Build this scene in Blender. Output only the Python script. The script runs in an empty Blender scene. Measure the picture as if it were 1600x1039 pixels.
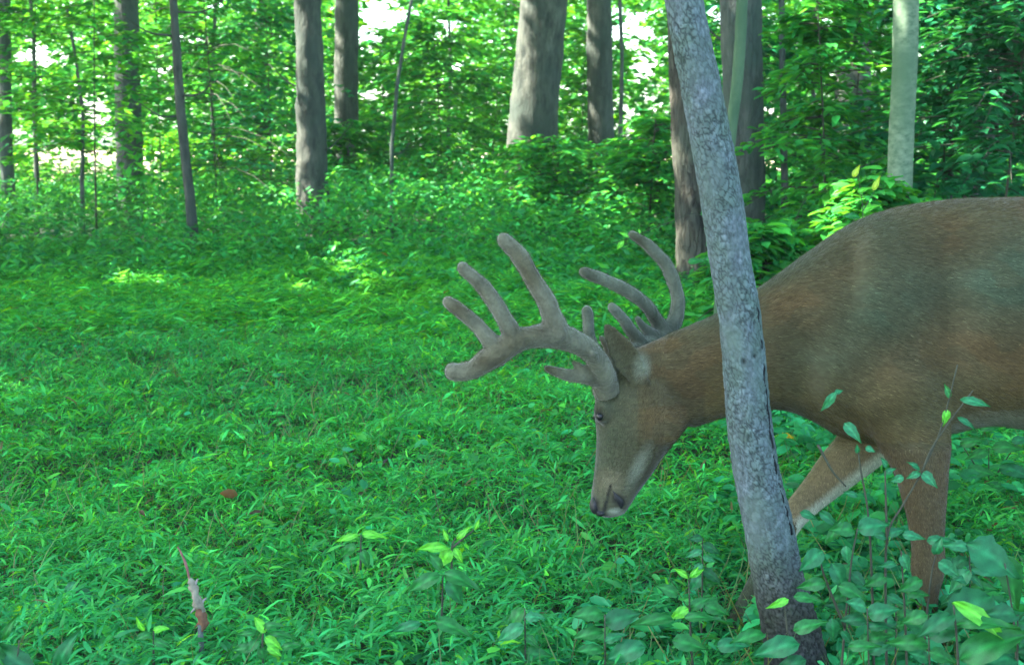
import bpy, bmesh, math, random
import numpy as np
from mathutils import Vector, noise as mnoise

random.seed(7)
rng = np.random.default_rng(7)
scene = bpy.context.scene
COL = scene.collection
R = math.radians

# ------------------------------------------------------------------ camera
CAM_H = 1.05
F_PX = 1931.0
HORIZON = 214.0
PITCH = math.atan((519.5 - HORIZON) / F_PX)
cam_d = bpy.data.cameras.new('camera')
cam = bpy.data.objects.new('camera', cam_d)
COL.objects.link(cam)
cam.location = (0, 0, CAM_H)
cam.rotation_euler = (math.pi / 2 - PITCH, 0, 0)
cam_d.sensor_width = 36.0
cam_d.lens = F_PX / 1600 * 36.0
cam_d.clip_start = 0.05
cam_d.clip_end = 600
cam_d.dof.use_dof = True
cam_d.dof.focus_distance = 3.0
cam_d.dof.aperture_fstop = 7
scene.camera = cam

# ------------------------------------------------------------------ light
SUN = np.array([-0.69, 0.03, 0.72]); SUN /= np.linalg.norm(SUN)
world = bpy.data.worlds.new('World')
scene.world = world
world.use_nodes = True
wn = world.node_tree.nodes
wl = world.node_tree.links
bg = wn.get('Background') or wn.new('ShaderNodeBackground')
sky = wn.new('ShaderNodeTexSky')
sky.sky_type = 'NISHITA'
sky.sun_disc = False
sky.sun_elevation = math.asin(SUN[2])
sky.sun_rotation = math.atan2(SUN[0], SUN[1])
sky.air_density = 1.0
sky.dust_density = 2.0
wl.new(sky.outputs[0], bg.inputs[0])
bg.inputs[1].default_value = 0.105
sun_d = bpy.data.lights.new('sun', 'SUN')
sun_o = bpy.data.objects.new('sun', sun_d)
COL.objects.link(sun_o)
sun_d.energy = 5.0
sun_d.angle = R(0.5)
sun_d.color = (1.0, 0.93, 0.80)
sun_o.rotation_euler = Vector(SUN.tolist()).to_track_quat('Z', 'Y').to_euler()
sun_o.location = (-20, 8, 30)
scene.view_settings.view_transform = 'Standard'
scene.view_settings.look = 'None'
scene.view_settings.exposure = 3.8
scene.view_settings.gamma = 1.0
scene.view_settings.use_curve_mapping = False
scene.cycles.max_bounces = 7
scene.cycles.diffuse_bounces = 4
scene.cycles.transmission_bounces = 5
scene.cycles.sample_clamp_indirect = 4.0

# ------------------------------------------------------------------ helpers
cp, sp = math.cos(PITCH), math.sin(PITCH)

def at(px, py, Y):
    """world point that stands Y metres ahead of the camera on the ray of a photo pixel"""
    u = (px - 800.0) / F_PX
    v = (519.5 - py) / F_PX
    d = np.array([u, cp + v * sp, -sp + v * cp])
    return np.array([0, 0, CAM_H]) + d * (Y / d[1])

def m_px(Y):
    return Y / F_PX

def fbm(x, y, s=0.0):
    return (np.sin(x * 1.3 + s + 1.7 * np.sin(y * 0.9 + s)) + np.sin(y * 1.7 - s + 1.3 * np.sin(x * 1.1 + 2 * s))
            + 0.5 * np.sin(x * 3.1 + y * 2.3 + s) + 0.5 * np.sin(x * 2.9 - y * 3.7 + 3 * s)) / 3.0

def ground_z(x, y):
    x = np.asarray(x, float); y = np.asarray(y, float)
    z = -0.09 + 0.035 * fbm(x * 0.8, y * 0.8, 0.4)
    far = np.clip((y - 12) / 20, 0, 1)
    return z + 0.3 * far * fbm(x * 0.12, y * 0.12, 2.0)

def set_tag(o, label=None, cat=None, group=None, kind=None):
    if label: o['label'] = label
    if cat: o['category'] = cat
    if group: o['group'] = group
    if kind: o['kind'] = kind
    return o

def thing(name, loc, label, cat, group=None):
    o = bpy.data.objects.new(name, None)
    o.empty_display_size = 0.1
    o.location = [float(c) for c in loc]
    COL.objects.link(o)
    return set_tag(o, label, cat, group)

def link_mesh(name, me, mat, parent=None):
    """links a mesh given in world coordinates, its origin moved to the parent"""
    o = bpy.data.objects.new(name, me)
    if mat: me.materials.append(mat)
    COL.objects.link(o)
    if parent is not None:
        o.parent = parent
        off = parent.matrix_basis.translation
        q = parent
        while q.parent is not None:
            q = q.parent
            off = off + q.matrix_basis.translation
        o.location = -off
    return o

def np_mesh(name, verts, faces, cols=None, smooth=True):
    """verts (n,3); faces (m,k) constant k, or a list of arrays of differing k"""
    me = bpy.data.meshes.new(name)
    if not isinstance(faces, list): faces = [faces]
    faces = [f for f in faces if len(f)]
    nl = sum(f.size for f in faces); nf = sum(len(f) for f in faces)
    me.vertices.add(len(verts)); me.vertices.foreach_set('co', np.asarray(verts, np.float32).ravel())
    me.loops.add(nl); me.loops.foreach_set('vertex_index', np.concatenate([f.ravel() for f in faces]).astype(np.int32))
    me.polygons.add(nf)
    tot = np.concatenate([np.full(len(f), f.shape[1]) for f in faces])
    st = np.concatenate([[0], np.cumsum(tot)[:-1]])
    me.polygons.foreach_set('loop_start', st.astype(np.int32))
    me.polygons.foreach_set('use_smooth', np.full(nf, smooth))
    me.update(calc_edges=True)
    if cols is not None:
        a = me.color_attributes.new('tint', 'FLOAT_COLOR', 'POINT')
        c = np.ones((len(verts), 4), np.float32); c[:, :3] = cols
        a.data.foreach_set('color', c.ravel())
    return me

def norm(a):
    return a / np.maximum(np.linalg.norm(a, axis=-1, keepdims=True), 1e-9)

# leaf templates: (u along, v across, w lift) and triangles
def T_diamond():
    return (np.array([[0, 0, 0], [.45, -.5, .06], [1, 0, -.04], [.45, .5, .06]]), np.array([[0, 1, 2], [0, 2, 3]]))
def T_lance():
    return (np.array([[0, 0, 0], [.3, -.5, .10], [.3, .5, .10], [.68, -.36, .12], [.68, .36, .12], [1, 0, -.05]]),
            np.array([[0, 1, 2], [1, 3, 4], [1, 4, 2], [3, 5, 4]]))
def T_oval():
    return (np.array([[0, 0, 0], [.22, -.42, .05], [.22, .42, .05], [.5, 0, -.01], [.58, -.46, .05], [.58, .46, .05], [1, 0, -.10], [.84, -.2, .0], [.84, .2, .0]]),
            np.array([[0, 1, 3], [0, 3, 2], [1, 4, 3], [2, 3, 5], [3, 4, 7], [3, 7, 6], [3, 6, 8], [3, 8, 5]]))

def leaf_soup(C, D, N, L, W, tint, T):
    tv, tf = T
    n = len(C)
    D = norm(D)
    S = norm(np.cross(D, N)); N2 = np.cross(S, D)
    L = np.broadcast_to(np.asarray(L, float), (n,)); W = np.broadcast_to(np.asarray(W, float), (n,))
    P = (C[:, None, :] + (L[:, None] * tv[None, :, 0])[..., None] * D[:, None, :]
         + (W[:, None] * tv[None, :, 1])[..., None] * S[:, None, :]
         + (L[:, None] * tv[None, :, 2])[..., None] * N2[:, None, :])
    k = len(tv)
    F = (tf[None] + (np.arange(n) * k)[:, None, None]).reshape(-1, tf.shape[1])
    c = np.repeat(tint, k, axis=0)
    return P.reshape(-1, 3), F, c

def merge(parts):
    V, F, Cc = [], [], []
    off = 0
    for v, f, c in parts:
        V.append(v); F.append(f + off); Cc.append(c); off += len(v)
    return np.concatenate(V), np.concatenate(F), np.concatenate(Cc)

def tints(n, base, alt, spread=0.25, alt_p=0.3):
    base = np.array(base); alt = np.array(alt)
    m = np.clip(rng.normal(alt_p, 0.25, n), 0, 1)[:, None]
    b = np.exp(rng.normal(0, spread, n))[:, None]
    return (base * (1 - m) + alt * m) * b

def tube(pts, rad, seg=10, cap=True):
    """tube through pts (n,3) with radius rad (n,) or (n,2); returns verts, quad faces"""
    pts = np.asarray(pts, float); n = len(pts)
    rad = np.asarray(rad, float)
    if rad.ndim == 1: rad = np.stack([rad, rad], 1)
    tg = np.gradient(pts, axis=0); tg = norm(tg)
    ref = np.array([0, 1.0, 0]) if abs(tg[:, 1]).mean() < 0.8 else np.array([1.0, 0, 0])
    a = norm(np.cross(tg, ref)); b = np.cross(a, tg)
    th = np.linspace(0, 2 * np.pi, seg, endpoint=False)
    V = pts[:, None] + rad[:, 0, None, None] * np.cos(th)[None, :, None] * a[:, None] + rad[:, 1, None, None] * np.sin(th)[None, :, None] * b[:, None]
    V = V.reshape(-1, 3)
    i = np.arange(n - 1)[:, None] * seg; j = np.arange(seg)[None]; j2 = (j + 1) % seg
    F = np.stack([i + j, i + j2, i + seg + j2, i + seg + j], -1).reshape(-1, 4)
    if cap:
        V = np.vstack([V, pts[0], pts[-1]])
        j = np.arange(seg); c0, c1 = n * seg, n * seg + 1
        F = np.vstack([F, np.stack([np.full(seg, c0), (j + 1) % seg, j, j], 1), np.stack([np.full(seg, c1), (n - 1) * seg + j, (n - 1) * seg + (j + 1) % seg, (n - 1) * seg + (j + 1) % seg], 1)])
    return V, F

def quads_to_tris(F):
    t = np.vstack([F[:, [0, 1, 2]], F[:, [0, 2, 3]]])
    ok = (t[:, 0] != t[:, 1]) & (t[:, 1] != t[:, 2]) & (t[:, 0] != t[:, 2])
    return t[ok]

def tube_soup(tubes, tint):
    ps = []
    for V, F in tubes:
        ps.append((V, quads_to_tris(F), np.tile(np.array(tint, float), (len(V), 1))))
    return merge(ps)

def smooth_path(pts, n):
    """Catmull-Rom resample of (k,m) control rows"""
    P = np.asarray(pts, float)
    P = np.vstack([2 * P[0] - P[1], P, 2 * P[-1] - P[-2]])
    k = len(P) - 3
    t = np.linspace(0, k - 1e-6, n); i = t.astype(int); f = (t - i)[:, None]
    a, b, c, d = P[i], P[i + 1], P[i + 2], P[i + 3]
    return 0.5 * (2 * b + (c - a) * f + (2 * a - 5 * b + 4 * c - d) * f ** 2 + (3 * b - 3 * c + d - a) * f ** 3)

# ------------------------------------------------------------------ materials
def new_mat(name):
    m = bpy.data.materials.new(name); m.use_nodes = True
    nt = m.node_tree
    for n in list(nt.nodes): nt.nodes.remove(n)
    out = nt.nodes.new('ShaderNodeOutputMaterial')
    return m, nt, out

def leaf_mat(name, trans=0.42, gloss=0.02, rough=0.5, vein=0.0):
    m, nt, out = new_mat(name)
    N, Lk = nt.nodes, nt.links
    at_ = N.new('ShaderNodeAttribute'); at_.attribute_name = 'tint'
    obi = N.new('ShaderNodeObjectInfo')
    tc = N.new('ShaderNodeTexCoord')
    nz = N.new('ShaderNodeTexNoise'); nz.inputs['Scale'].default_value = 60 if vein else 9
    Lk.new(tc.outputs['Object'], nz.inputs['Vector'])
    mr = N.new('ShaderNodeMapRange'); mr.inputs[1].default_value = 0.3; mr.inputs[2].default_value = 0.7
    mr.inputs[3].default_value = 0.82; mr.inputs[4].default_value = 1.2
    Lk.new(nz.outputs[0], mr.inputs[0])
    mul = N.new('ShaderNodeMix'); mul.data_type = 'RGBA'; mul.blend_type = 'MULTIPLY'; mul.inputs[0].default_value = 1
    Lk.new(at_.outputs['Color'], mul.inputs[6]); Lk.new(mr.outputs[0], mul.inputs[7])
    df = N.new('ShaderNodeBsdfDiffuse'); Lk.new(mul.outputs[2], df.inputs['Color'])
    tr = N.new('ShaderNodeBsdfTranslucent')
    warm = N.new('ShaderNodeMix'); warm.data_type = 'RGBA'; warm.blend_type = 'MULTIPLY'; warm.inputs[0].default_value = 1
    Lk.new(mul.outputs[2], warm.inputs[6]); warm.inputs[7].default_value = (2.6, 1.35, 0.5, 1)
    Lk.new(warm.outputs[2], tr.inputs['Color'])
    mx = N.new('ShaderNodeMixShader'); mx.inputs[0].default_value = trans
    Lk.new(df.outputs[0], mx.inputs[1]); Lk.new(tr.outputs[0], mx.inputs[2])
    gl = N.new('ShaderNodeBsdfGlossy'); gl.inputs['Roughness'].default_value = rough
    gl.inputs['Color'].default_value = (0.8, 1.0, 0.95, 1)
    mg = N.new('ShaderNodeMixShader'); mg.inputs[0].default_value = gloss
    Lk.new(mx.outputs[0], mg.inputs[1]); Lk.new(gl.outputs[0], mg.inputs[2])
    Lk.new(mg.outputs[0], out.inputs[0])
    return m

def bark_mat(name, c1, c2, c3, scale=30, stretch=0.35, bump=0.6, crack=0.0, dist=0.004, attr=False):
    m, nt, out = new_mat(name)
    N, Lk = nt.nodes, nt.links
    tc = N.new('ShaderNodeTexCoord')
    mp = N.new('ShaderNodeMapping'); mp.inputs['Scale'].default_value = (1, 1, stretch)
    Lk.new(tc.outputs['Object'], mp.inputs[0])
    n1 = N.new('ShaderNodeTexNoise'); n1.inputs['Scale'].default_value = scale; n1.inputs['Detail'].default_value = 5; n1.inputs['Roughness'].default_value = 0.65
    n2 = N.new('ShaderNodeTexNoise'); n2.inputs['Scale'].default_value = scale * 0.13; n2.inputs['Detail'].default_value = 3
    vo = N.new('ShaderNodeTexVoronoi'); vo.feature = 'DISTANCE_TO_EDGE'; vo.inputs['Scale'].default_value = scale * 1.3
    wp = N.new('ShaderNodeVectorMath'); wp.operation = 'ADD'
    sc = N.new('ShaderNodeVectorMath'); sc.operation = 'SCALE'; sc.inputs['Scale'].default_value = 1.6 / scale
    Lk.new(mp.outputs[0], n1.inputs['Vector']); Lk.new(tc.outputs['Object'], n2.inputs['Vector'])
    Lk.new(n1.outputs['Color'], sc.inputs[0]); Lk.new(mp.outputs[0], wp.inputs[0]); Lk.new(sc.outputs[0], wp.inputs[1])
    Lk.new(wp.outputs[0], vo.inputs['Vector'])
    cr = N.new('ShaderNodeValToRGB')
    cr.color_ramp.elements[0].position = 0.35; cr.color_ramp.elements[0].color = (*c1, 1)
    cr.color_ramp.elements[1].position = 0.68; cr.color_ramp.elements[1].color = (*c2, 1)
    Lk.new(n1.outputs[0], cr.inputs[0])
    mx = N.new('ShaderNodeMix'); mx.data_type = 'RGBA'
    r2 = N.new('ShaderNodeMapRange'); r2.inputs[1].default_value = 0.42; r2.inputs[2].default_value = 0.66
    Lk.new(n2.outputs[0], r2.inputs[0]); Lk.new(r2.outputs[0], mx.inputs[0])
    Lk.new(cr.outputs[0], mx.inputs[6]); mx.inputs[7].default_value = (*c3, 1)
    ed = N.new('ShaderNodeMapRange'); ed.inputs[1].default_value = 0.0; ed.inputs[2].default_value = 0.12; ed.inputs[3].default_value = 1 - crack; ed.inputs[4].default_value = 1
    Lk.new(vo.outputs['Distance'], ed.inputs[0])
    m2 = N.new('ShaderNodeMix'); m2.data_type = 'RGBA'; m2.blend_type = 'MULTIPLY'
    n3 = N.new('ShaderNodeTexNoise'); n3.inputs['Scale'].default_value = scale * .4; Lk.new(mp.outputs[0], n3.inputs['Vector'])
    r3 = N.new('ShaderNodeMapRange'); r3.inputs[1].default_value = .4; r3.inputs[2].default_value = .6; Lk.new(n3.outputs[0], r3.inputs[0]); Lk.new(r3.outputs[0], m2.inputs[0])
    Lk.new(mx.outputs[2], m2.inputs[6]); Lk.new(ed.outputs[0], m2.inputs[7])
    bs = N.new('ShaderNodeBsdfPrincipled'); bs.inputs['Roughness'].default_value = 0.9
    bs.inputs['Specular IOR Level'].default_value = 0.2
    if attr:
        aa = N.new('ShaderNodeAttribute'); aa.attribute_name = 'tint'
        m4 = N.new('ShaderNodeMix'); m4.data_type = 'RGBA'; m4.blend_type = 'MULTIPLY'; m4.inputs[0].default_value = 1
        Lk.new(m2.outputs[2], m4.inputs[6]); Lk.new(aa.outputs['Color'], m4.inputs[7]); m2 = m4
    Lk.new(m2.outputs[2], bs.inputs['Base Color'])
    ad = N.new('ShaderNodeMath'); ad.operation = 'MULTIPLY_ADD'; ad.inputs[1].default_value = 0.7
    Lk.new(ed.outputs[0], ad.inputs[0]); Lk.new(n1.outputs[0], ad.inputs[2])
    bp = N.new('ShaderNodeBump'); bp.inputs['Strength'].default_value = bump; bp.inputs['Distance'].default_value = dist
    Lk.new(ad.outputs[0], bp.inputs['Height']); Lk.new(bp.outputs[0], bs.inputs['Normal'])
    Lk.new(bs.outputs[0], out.inputs[0])
    return m

def tint_mat(name, rough=0.85, bump=0.0, bscale=200, spec=0.15, sheen=0.0, vary=0.15, stretch=(1, 1, 1), bdist=0.002):
    m, nt, out = new_mat(name)
    N, Lk = nt.nodes, nt.links
    at_ = N.new('ShaderNodeAttribute'); at_.attribute_name = 'tint'
    tc = N.new('ShaderNodeTexCoord'); mp = N.new('ShaderNodeMapping'); mp.inputs['Scale'].default_value = stretch
    Lk.new(tc.outputs['Object'], mp.inputs[0])
    nz = N.new('ShaderNodeTexNoise'); nz.inputs['Scale'].default_value = bscale; nz.inputs['Detail'].default_value = 4
    Lk.new(mp.outputs[0], nz.inputs['Vector'])
    mr = N.new('ShaderNodeMapRange'); mr.inputs[1].default_value = 0.3; mr.inputs[2].default_value = 0.7
    mr.inputs[3].default_value = 1 - vary; mr.inputs[4].default_value = 1 + vary
    Lk.new(nz.outputs[0], mr.inputs[0])
    mul = N.new('ShaderNodeMix'); mul.data_type = 'RGBA'; mul.blend_type = 'MULTIPLY'; mul.inputs[0].default_value = 1
    Lk.new(at_.outputs['Color'], mul.inputs[6]); Lk.new(mr.outputs[0], mul.inputs[7])
    bs = N.new('ShaderNodeBsdfPrincipled'); bs.inputs['Roughness'].default_value = rough
    bs.inputs['Specular IOR Level'].default_value = spec
    bs.inputs['Sheen Weight'].default_value = sheen
    Lk.new(mul.outputs[2], bs.inputs['Base Color'])
    if bump:
        bp = N.new('ShaderNodeBump'); bp.inputs['Strength'].default_value = bump; bp.inputs['Distance'].default_value = bdist
        Lk.new(nz.outputs[0], bp.inputs['Height']); Lk.new(bp.outputs[0], bs.inputs['Normal'])
    Lk.new(bs.outputs[0], out.inputs[0])
    return m

def plain_mat(name, col, rough=0.8, spec=0.3):
    m, nt, out = new_mat(name)
    bs = nt.nodes.new('ShaderNodeBsdfPrincipled')
    nz = nt.nodes.new('ShaderNodeTexNoise'); nz.inputs['Scale'].default_value = 80
    tc = nt.nodes.new('ShaderNodeTexCoord'); nt.links.new(tc.outputs['Object'], nz.inputs['Vector'])
    cr = nt.nodes.new('ShaderNodeValToRGB')
    cr.color_ramp.elements[0].position = 0.3; cr.color_ramp.elements[0].color = (*[c * 0.7 for c in col], 1)
    cr.color_ramp.elements[1].position = 0.7; cr.color_ramp.elements[1].color = (*[min(1, c * 1.25) for c in col], 1)
    nt.links.new(nz.outputs[0], cr.inputs[0]); nt.links.new(cr.outputs[0], bs.inputs['Base Color'])
    bs.inputs['Roughness'].default_value = rough; bs.inputs['Specular IOR Level'].default_value = spec
    nt.links.new(bs.outputs[0], out.inputs[0])
    return m

M_LEAF = leaf_mat('leaf', 0.45, 0.015)
M_GRASS = leaf_mat('grass_blade', 0.50, 0.016, 0.45)
M_BROAD = leaf_mat('broad_leaf', 0.35, 0.014, 0.42, vein=1)
M_BARK_NEAR = bark_mat('bark_grey_plated', (0.050, 0.078, 0.078), (0.125, 0.172, 0.182), (0.072, 0.112, 0.100), 130, 0.6, 0.6, 0.0, attr=True)
M_BARK_BROWN = bark_mat('bark_brown_furrowed', (0.022, 0.024, 0.02), (0.085, 0.08, 0.062), (0.05, 0.058, 0.044), 18, 0.2, 1.0, 0.55, 0.03)
M_BARK_GREY = bark_mat('bark_grey', (0.022, 0.029, 0.025), (0.088, 0.094, 0.078), (0.034, 0.046, 0.039), 14, 0.3, 0.9, 0.3, 0.02)
M_BARK_DARK = bark_mat('bark_dark', (0.035, 0.045, 0.045), (0.10, 0.11, 0.10), (0.05, 0.07, 0.06), 16, 0.25, 0.9, 0.35, 0.02)
M_BARK_PALE = bark_mat('bark_pale_smooth', (0.055, 0.100, 0.060), (0.145, 0.20, 0.13), (0.055, 0.105, 0.06), 22, 1.6, 0.5, 0.0, 0.005)
M_BARK_OLIVE = bark_mat('bark_olive_smooth', (0.035, 0.075, 0.04), (0.07, 0.12, 0.065), (0.035, 0.075, 0.04), 16, 0.6, 0.3, 0.0, 0.004)
M_TWIG = plain_mat('twig', (0.03, 0.036, 0.022))

# greens (albedo)
G_BASE = (0.018, 0.200, 0.046)
G_TEAL = (0.016, 0.185, 0.082)
G_YEL = (0.060, 0.290, 0.015)
G_DEEP = (0.008, 0.100, 0.032)

# ------------------------------------------------------------------ the ground
def build_ground():
    xs = np.concatenate([np.linspace(-150, -14, 30), np.linspace(-13.5, 13.5, 120), np.linspace(14, 150, 30)])
    ys = np.concatenate([np.linspace(-20, 0.5, 10), np.linspace(0.8, 20, 110), np.linspace(21, 300, 60)])
    X, Y = np.meshgrid(xs, ys)
    Z = ground_z(X, Y)
    V = np.stack([X, Y, Z], -1).reshape(-1, 3)
    nx, ny = len(xs), len(ys)
    i = (np.arange(ny - 1)[:, None] * nx + np.arange(nx - 1)[None]).ravel()
    F = np.stack([i, i + 1, i + nx + 1, i + nx], 1)
    me = np_mesh('ground', V, F)
    m, nt, out = new_mat('forest_soil')
    N, Lk = nt.nodes, nt.links
    tc = N.new('ShaderNodeTexCoord')
    n1 = N.new('ShaderNodeTexNoise'); n1.inputs['Scale'].default_value = 14; n1.inputs['Detail'].default_value = 6
    Lk.new(tc.outputs['Object'], n1.inputs['Vector'])
    cr = N.new('ShaderNodeValToRGB')
    cr.color_ramp.elements[0].position = 0.35; cr.color_ramp.elements[0].color = (0.008, 0.03, 0.014, 1)
    cr.color_ramp.elements[1].position = 0.7; cr.color_ramp.elements[1].color = (0.035, 0.05, 0.02, 1)
    Lk.new(n1.outputs[0], cr.inputs[0])
    bs = N.new('ShaderNodeBsdfPrincipled'); bs.inputs['Roughness'].default_value = 0.95
    Lk.new(cr.outputs[0], bs.inputs['Base Color'])
    Lk.new(bs.outputs[0], out.inputs[0])
    o = link_mesh('ground', me, m)
    set_tag(o, kind='structure')
    # the dry, open clearing beyond the wood
    xs = np.linspace(-60, 14, 60); ys = np.linspace(23, 120, 60)
    X, Y = np.meshgrid(xs, ys)
    edge = 1.5 * fbm(X * 0.4, Y * 0.4, 1.0)
    Xw = X + edge * 0.5
    Z = ground_z(Xw, Y + edge) + 0.02
    V = np.stack([Xw, Y + edge, Z], -1).reshape(-1, 3)
    i = (np.arange(59)[:, None] * 60 + np.arange(59)[None]).ravel()
    F = np.stack([i, i + 1, i + 61, i + 60], 1)
    o = link_mesh('clearing', np_mesh('clearing', V, F), plain_mat('dry_straw_field', (0.55, 0.45, 0.33), 0.95, 0.1))
    set_tag(o, kind='structure')
build_ground()

# ------------------------------------------------------------------ sun gaps in the canopy
# (world points that the sun reaches through a gap in the crowns, gap radius)
def P3(px, py, Y): return at(px, py, Y)
GAPS = [(P3(470, 245, 13.0), .45), (P3(470, 300, 13.0), .45), (P3(468, 60, 13.0), .35), (P3(470, 330, 13.0), .3),
        (P3(815, 125, 15.0), .4), (P3(805, 30, 15.0), .35), (P3(798, 215, 15.0), .4),
        (P3(1052, 250, 9.0), .22), (P3(1055, 380, 9.0), .22), (P3(1052, 160, 9.0), .2),
        (P3(1405, 130, 7.0), .2), (P3(1408, 30, 7.0), .2),
        (P3(1300, 300, 6.3), .30), (P3(1290, 340, 6.3), .22), (P3(1340, 270, 6.0), .14),
        (P3(690, 470, 8.2), .12),
        (P3(280, 130, 10.0), .3), (P3(1200, 395, 7.5), .25), (P3(230, 440, 8.8), .3), (P3(930, 590, 5.2), .25),
        (P3(960, 330, 11.0), .3), (P3(1130, 330, 10.0), .25), (P3(60, 640, 5.0), .2)]

for _k in range(46):   # a loose cluster of small gaps that glows on the far part of the meadow
    GAPS.append((P3(rng.normal(590, 90), rng.normal(447, 30), rng.uniform(8.0, 9.6)), float(rng.uniform(.08, .15))))
for _k in range(22):
    GAPS.append((P3(rng.uniform(0, 1000), rng.uniform(400, 640), rng.uniform(5.5, 9.6)), float(rng.uniform(.05, .10))))

def lit_ground(gx, gy):
    """0..1 how open the crowns are above the sun ray that ends at ground point (gx, gy)"""
    o = np.clip((gy - 13) / 8, 0, 1) * 0.55
    o = np.where((gx < -1) & (gy > 17), 0.93, o)
    o = np.where((gx < 8) & (gy > 22), 0.95, o)
    o = np.where((gx > 6) & (gy > 10), 0.2, o)
    o = o + 0.25 * (fbm(gx * 1.1, gy * 1.1, 5.0) > 0.50) * (gy > 5) * (gy < 12)
    return o

def sun_filter(C):
    """keep-mask for canopy leaves"""
    t = C[:, 2] / SUN[2]
    gx = C[:, 0] - SUN[0] * t; gy = C[:, 1] - SUN[1] * t
    keep = rng.random(len(C)) > lit_ground(gx, gy)
    for T, r in GAPS:
        d = C - T
        al = d @ SUN
        dist = np.linalg.norm(d - al[:, None] * SUN, axis=1)
        keep &= ~((dist < r) & (al > 0))
    return keep

# openings of the wood: direction (photo x, y) and half size of each place where the far crowns part
OPEN = [(150, 178, 26, 34), (60, 84, 42, 20), (185, 12, 16, 14), (30, 210, 26, 16), (598, 22, 40, 30), (570, 55, 24, 24), (702, 42, 22, 17), (708, 104, 20, 10), (586, 152, 26, 12),
        (560, 140, 8, 20), (985, 45, 34, 34), (1010, 100, 22, 22), (980, 195, 14, 30), (1020, 160, 14, 16), (1120, 20, 14, 24), (1290, 40, 18, 12), (1245, 108, 20, 9), (1196, 170, 16, 14),
        (1205, 250, 26, 12), (1310, 120, 7, 14), (1380, 100, 14, 16), (1535, 8, 20, 12), (1530, 60, 10, 8), (340, 8, 30, 8), (290, 60, 24, 14), (252, 110, 20, 10), (968, 300, 16, 8),
        (90, 245, 52, 26), (165, 240, 24, 40), (15, 205, 24, 18), (352, 290, 14, 10), (400, 285, 22, 14), (240, 265, 12, 18), (300, 245, 8, 12)]
def in_opening(C, grow=1.0):
    q = C - np.array([0, 0, CAM_H])
    zz = q[:, 1] * cp - q[:, 2] * sp; yy = q[:, 1] * sp + q[:, 2] * cp
    u = 800 + q[:, 0] / zz * F_PX; v = 519.5 - yy / zz * F_PX
    u = u + 7 * np.sin(v * .21 + u * .05); v = v + 5 * np.sin(u * .17)
    m = np.zeros(len(C), bool)
    wob = fbm(u * .09, v * .12, 3.) + .6 * fbm(u * .23, v * .25, 1.)
    for a, b, ru, rv in OPEN:
        m |= ((u - a) / (ru * grow)) ** 2 + ((v - b) / (rv * grow)) ** 2 < 1 + .9 * wob
    return m
def in_shaft(C):
    m = np.zeros(len(C), bool)
    for T, r in GAPS:
        d = C - T; al = d @ SUN
        m |= (np.linalg.norm(d - al[:, None] * SUN, axis=1) < r * .9) & (al > .25)
    return m

# ------------------------------------------------------------------ trees
TREES = []

def make_trunk(path, nring, seg, seed, rough, flare=0.35, lobes=5):
    """path rows x,y,z,r ; returns verts and quads with uneven, furrowed surface"""
    A = np.asarray(path, float)
    s_ = np.concatenate([[0], np.cumsum(np.linalg.norm(np.diff(A[:, :3], axis=0), axis=1))])
    nv_ = int(nring * .82); zlow = min(2.9, s_[-1] * .6)
    tt = np.concatenate([np.linspace(0, zlow, nv_), np.linspace(zlow, s_[-1], nring - nv_ + 1)[1:]])
    dense = np.linspace(0, s_[-1], 1200)
    D_ = np.stack([np.interp(dense, s_, A[:, k]) for k in range(4)], 1)
    w_ = max(3, int(.09 / (s_[-1] / 1200))); ker = np.hanning(2 * w_ + 1); ker /= ker.sum()
    Dp = np.vstack([D_[0] + (np.arange(-w_, 0)[:, None]) * (D_[1] - D_[0]), D_, D_[-1] + (np.arange(1, w_ + 1)[:, None]) * (D_[-1] - D_[-2])])
    D_ = np.stack([np.convolve(Dp[:, k], ker, 'valid') for k in range(4)], 1)
    P = np.stack([np.interp(tt, dense, D_[:, k]) for k in range(4)], 1)
    pts, r = P[:, :3], P[:, 3]
    zb = pts[:, 2] - pts[0, 2]
    th = np.linspace(0, 2 * np.pi, seg, endpoint=False)
    fl = 1 + flare * np.exp(-zb / 0.18)[:, None] * (1 + 0.35 * np.cos(lobes * th + seed))[None]
    V = []
    for i in range(nring):
        tg = norm(pts[min(i + 1, nring - 1)] - pts[max(i - 1, 0)])
        a = norm(np.cross(tg, [0, 1, 0])); b = np.cross(a, tg)
        for j in range(seg):
            dirv = math.cos(th[j]) * a + math.sin(th[j]) * b
            p = pts[i] + dirv * r[i]
            q = Vector((p[0] / max(r[i], .02) * .8 + seed, p[1] / max(r[i], .02) * .8, p[2] / max(r[i], .02) * .28))
            k = 1 + rough * (mnoise.noise(q) * 0.6 + mnoise.noise(q * 3.1) * 0.4)
            if seg > 60: k += .012 * mnoise.noise(Vector((q[0] * 5, q[1] * 5, q[2] * 13))) + .006 * mnoise.noise(Vector((q[0] * 11, q[1] * 11, q[2] * 26)))
            V.append(pts[i] + dirv * r[i] * k * fl[i, j])
    V = np.array(V)
    i = np.arange(nring - 1)[:, None] * seg; j = np.arange(seg)[None]; j2 = (j + 1) % seg
    F = np.stack([i + j, i + j2, i + seg + j2, i + seg + j], -1).reshape(-1, 4)
    return V, F

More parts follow.
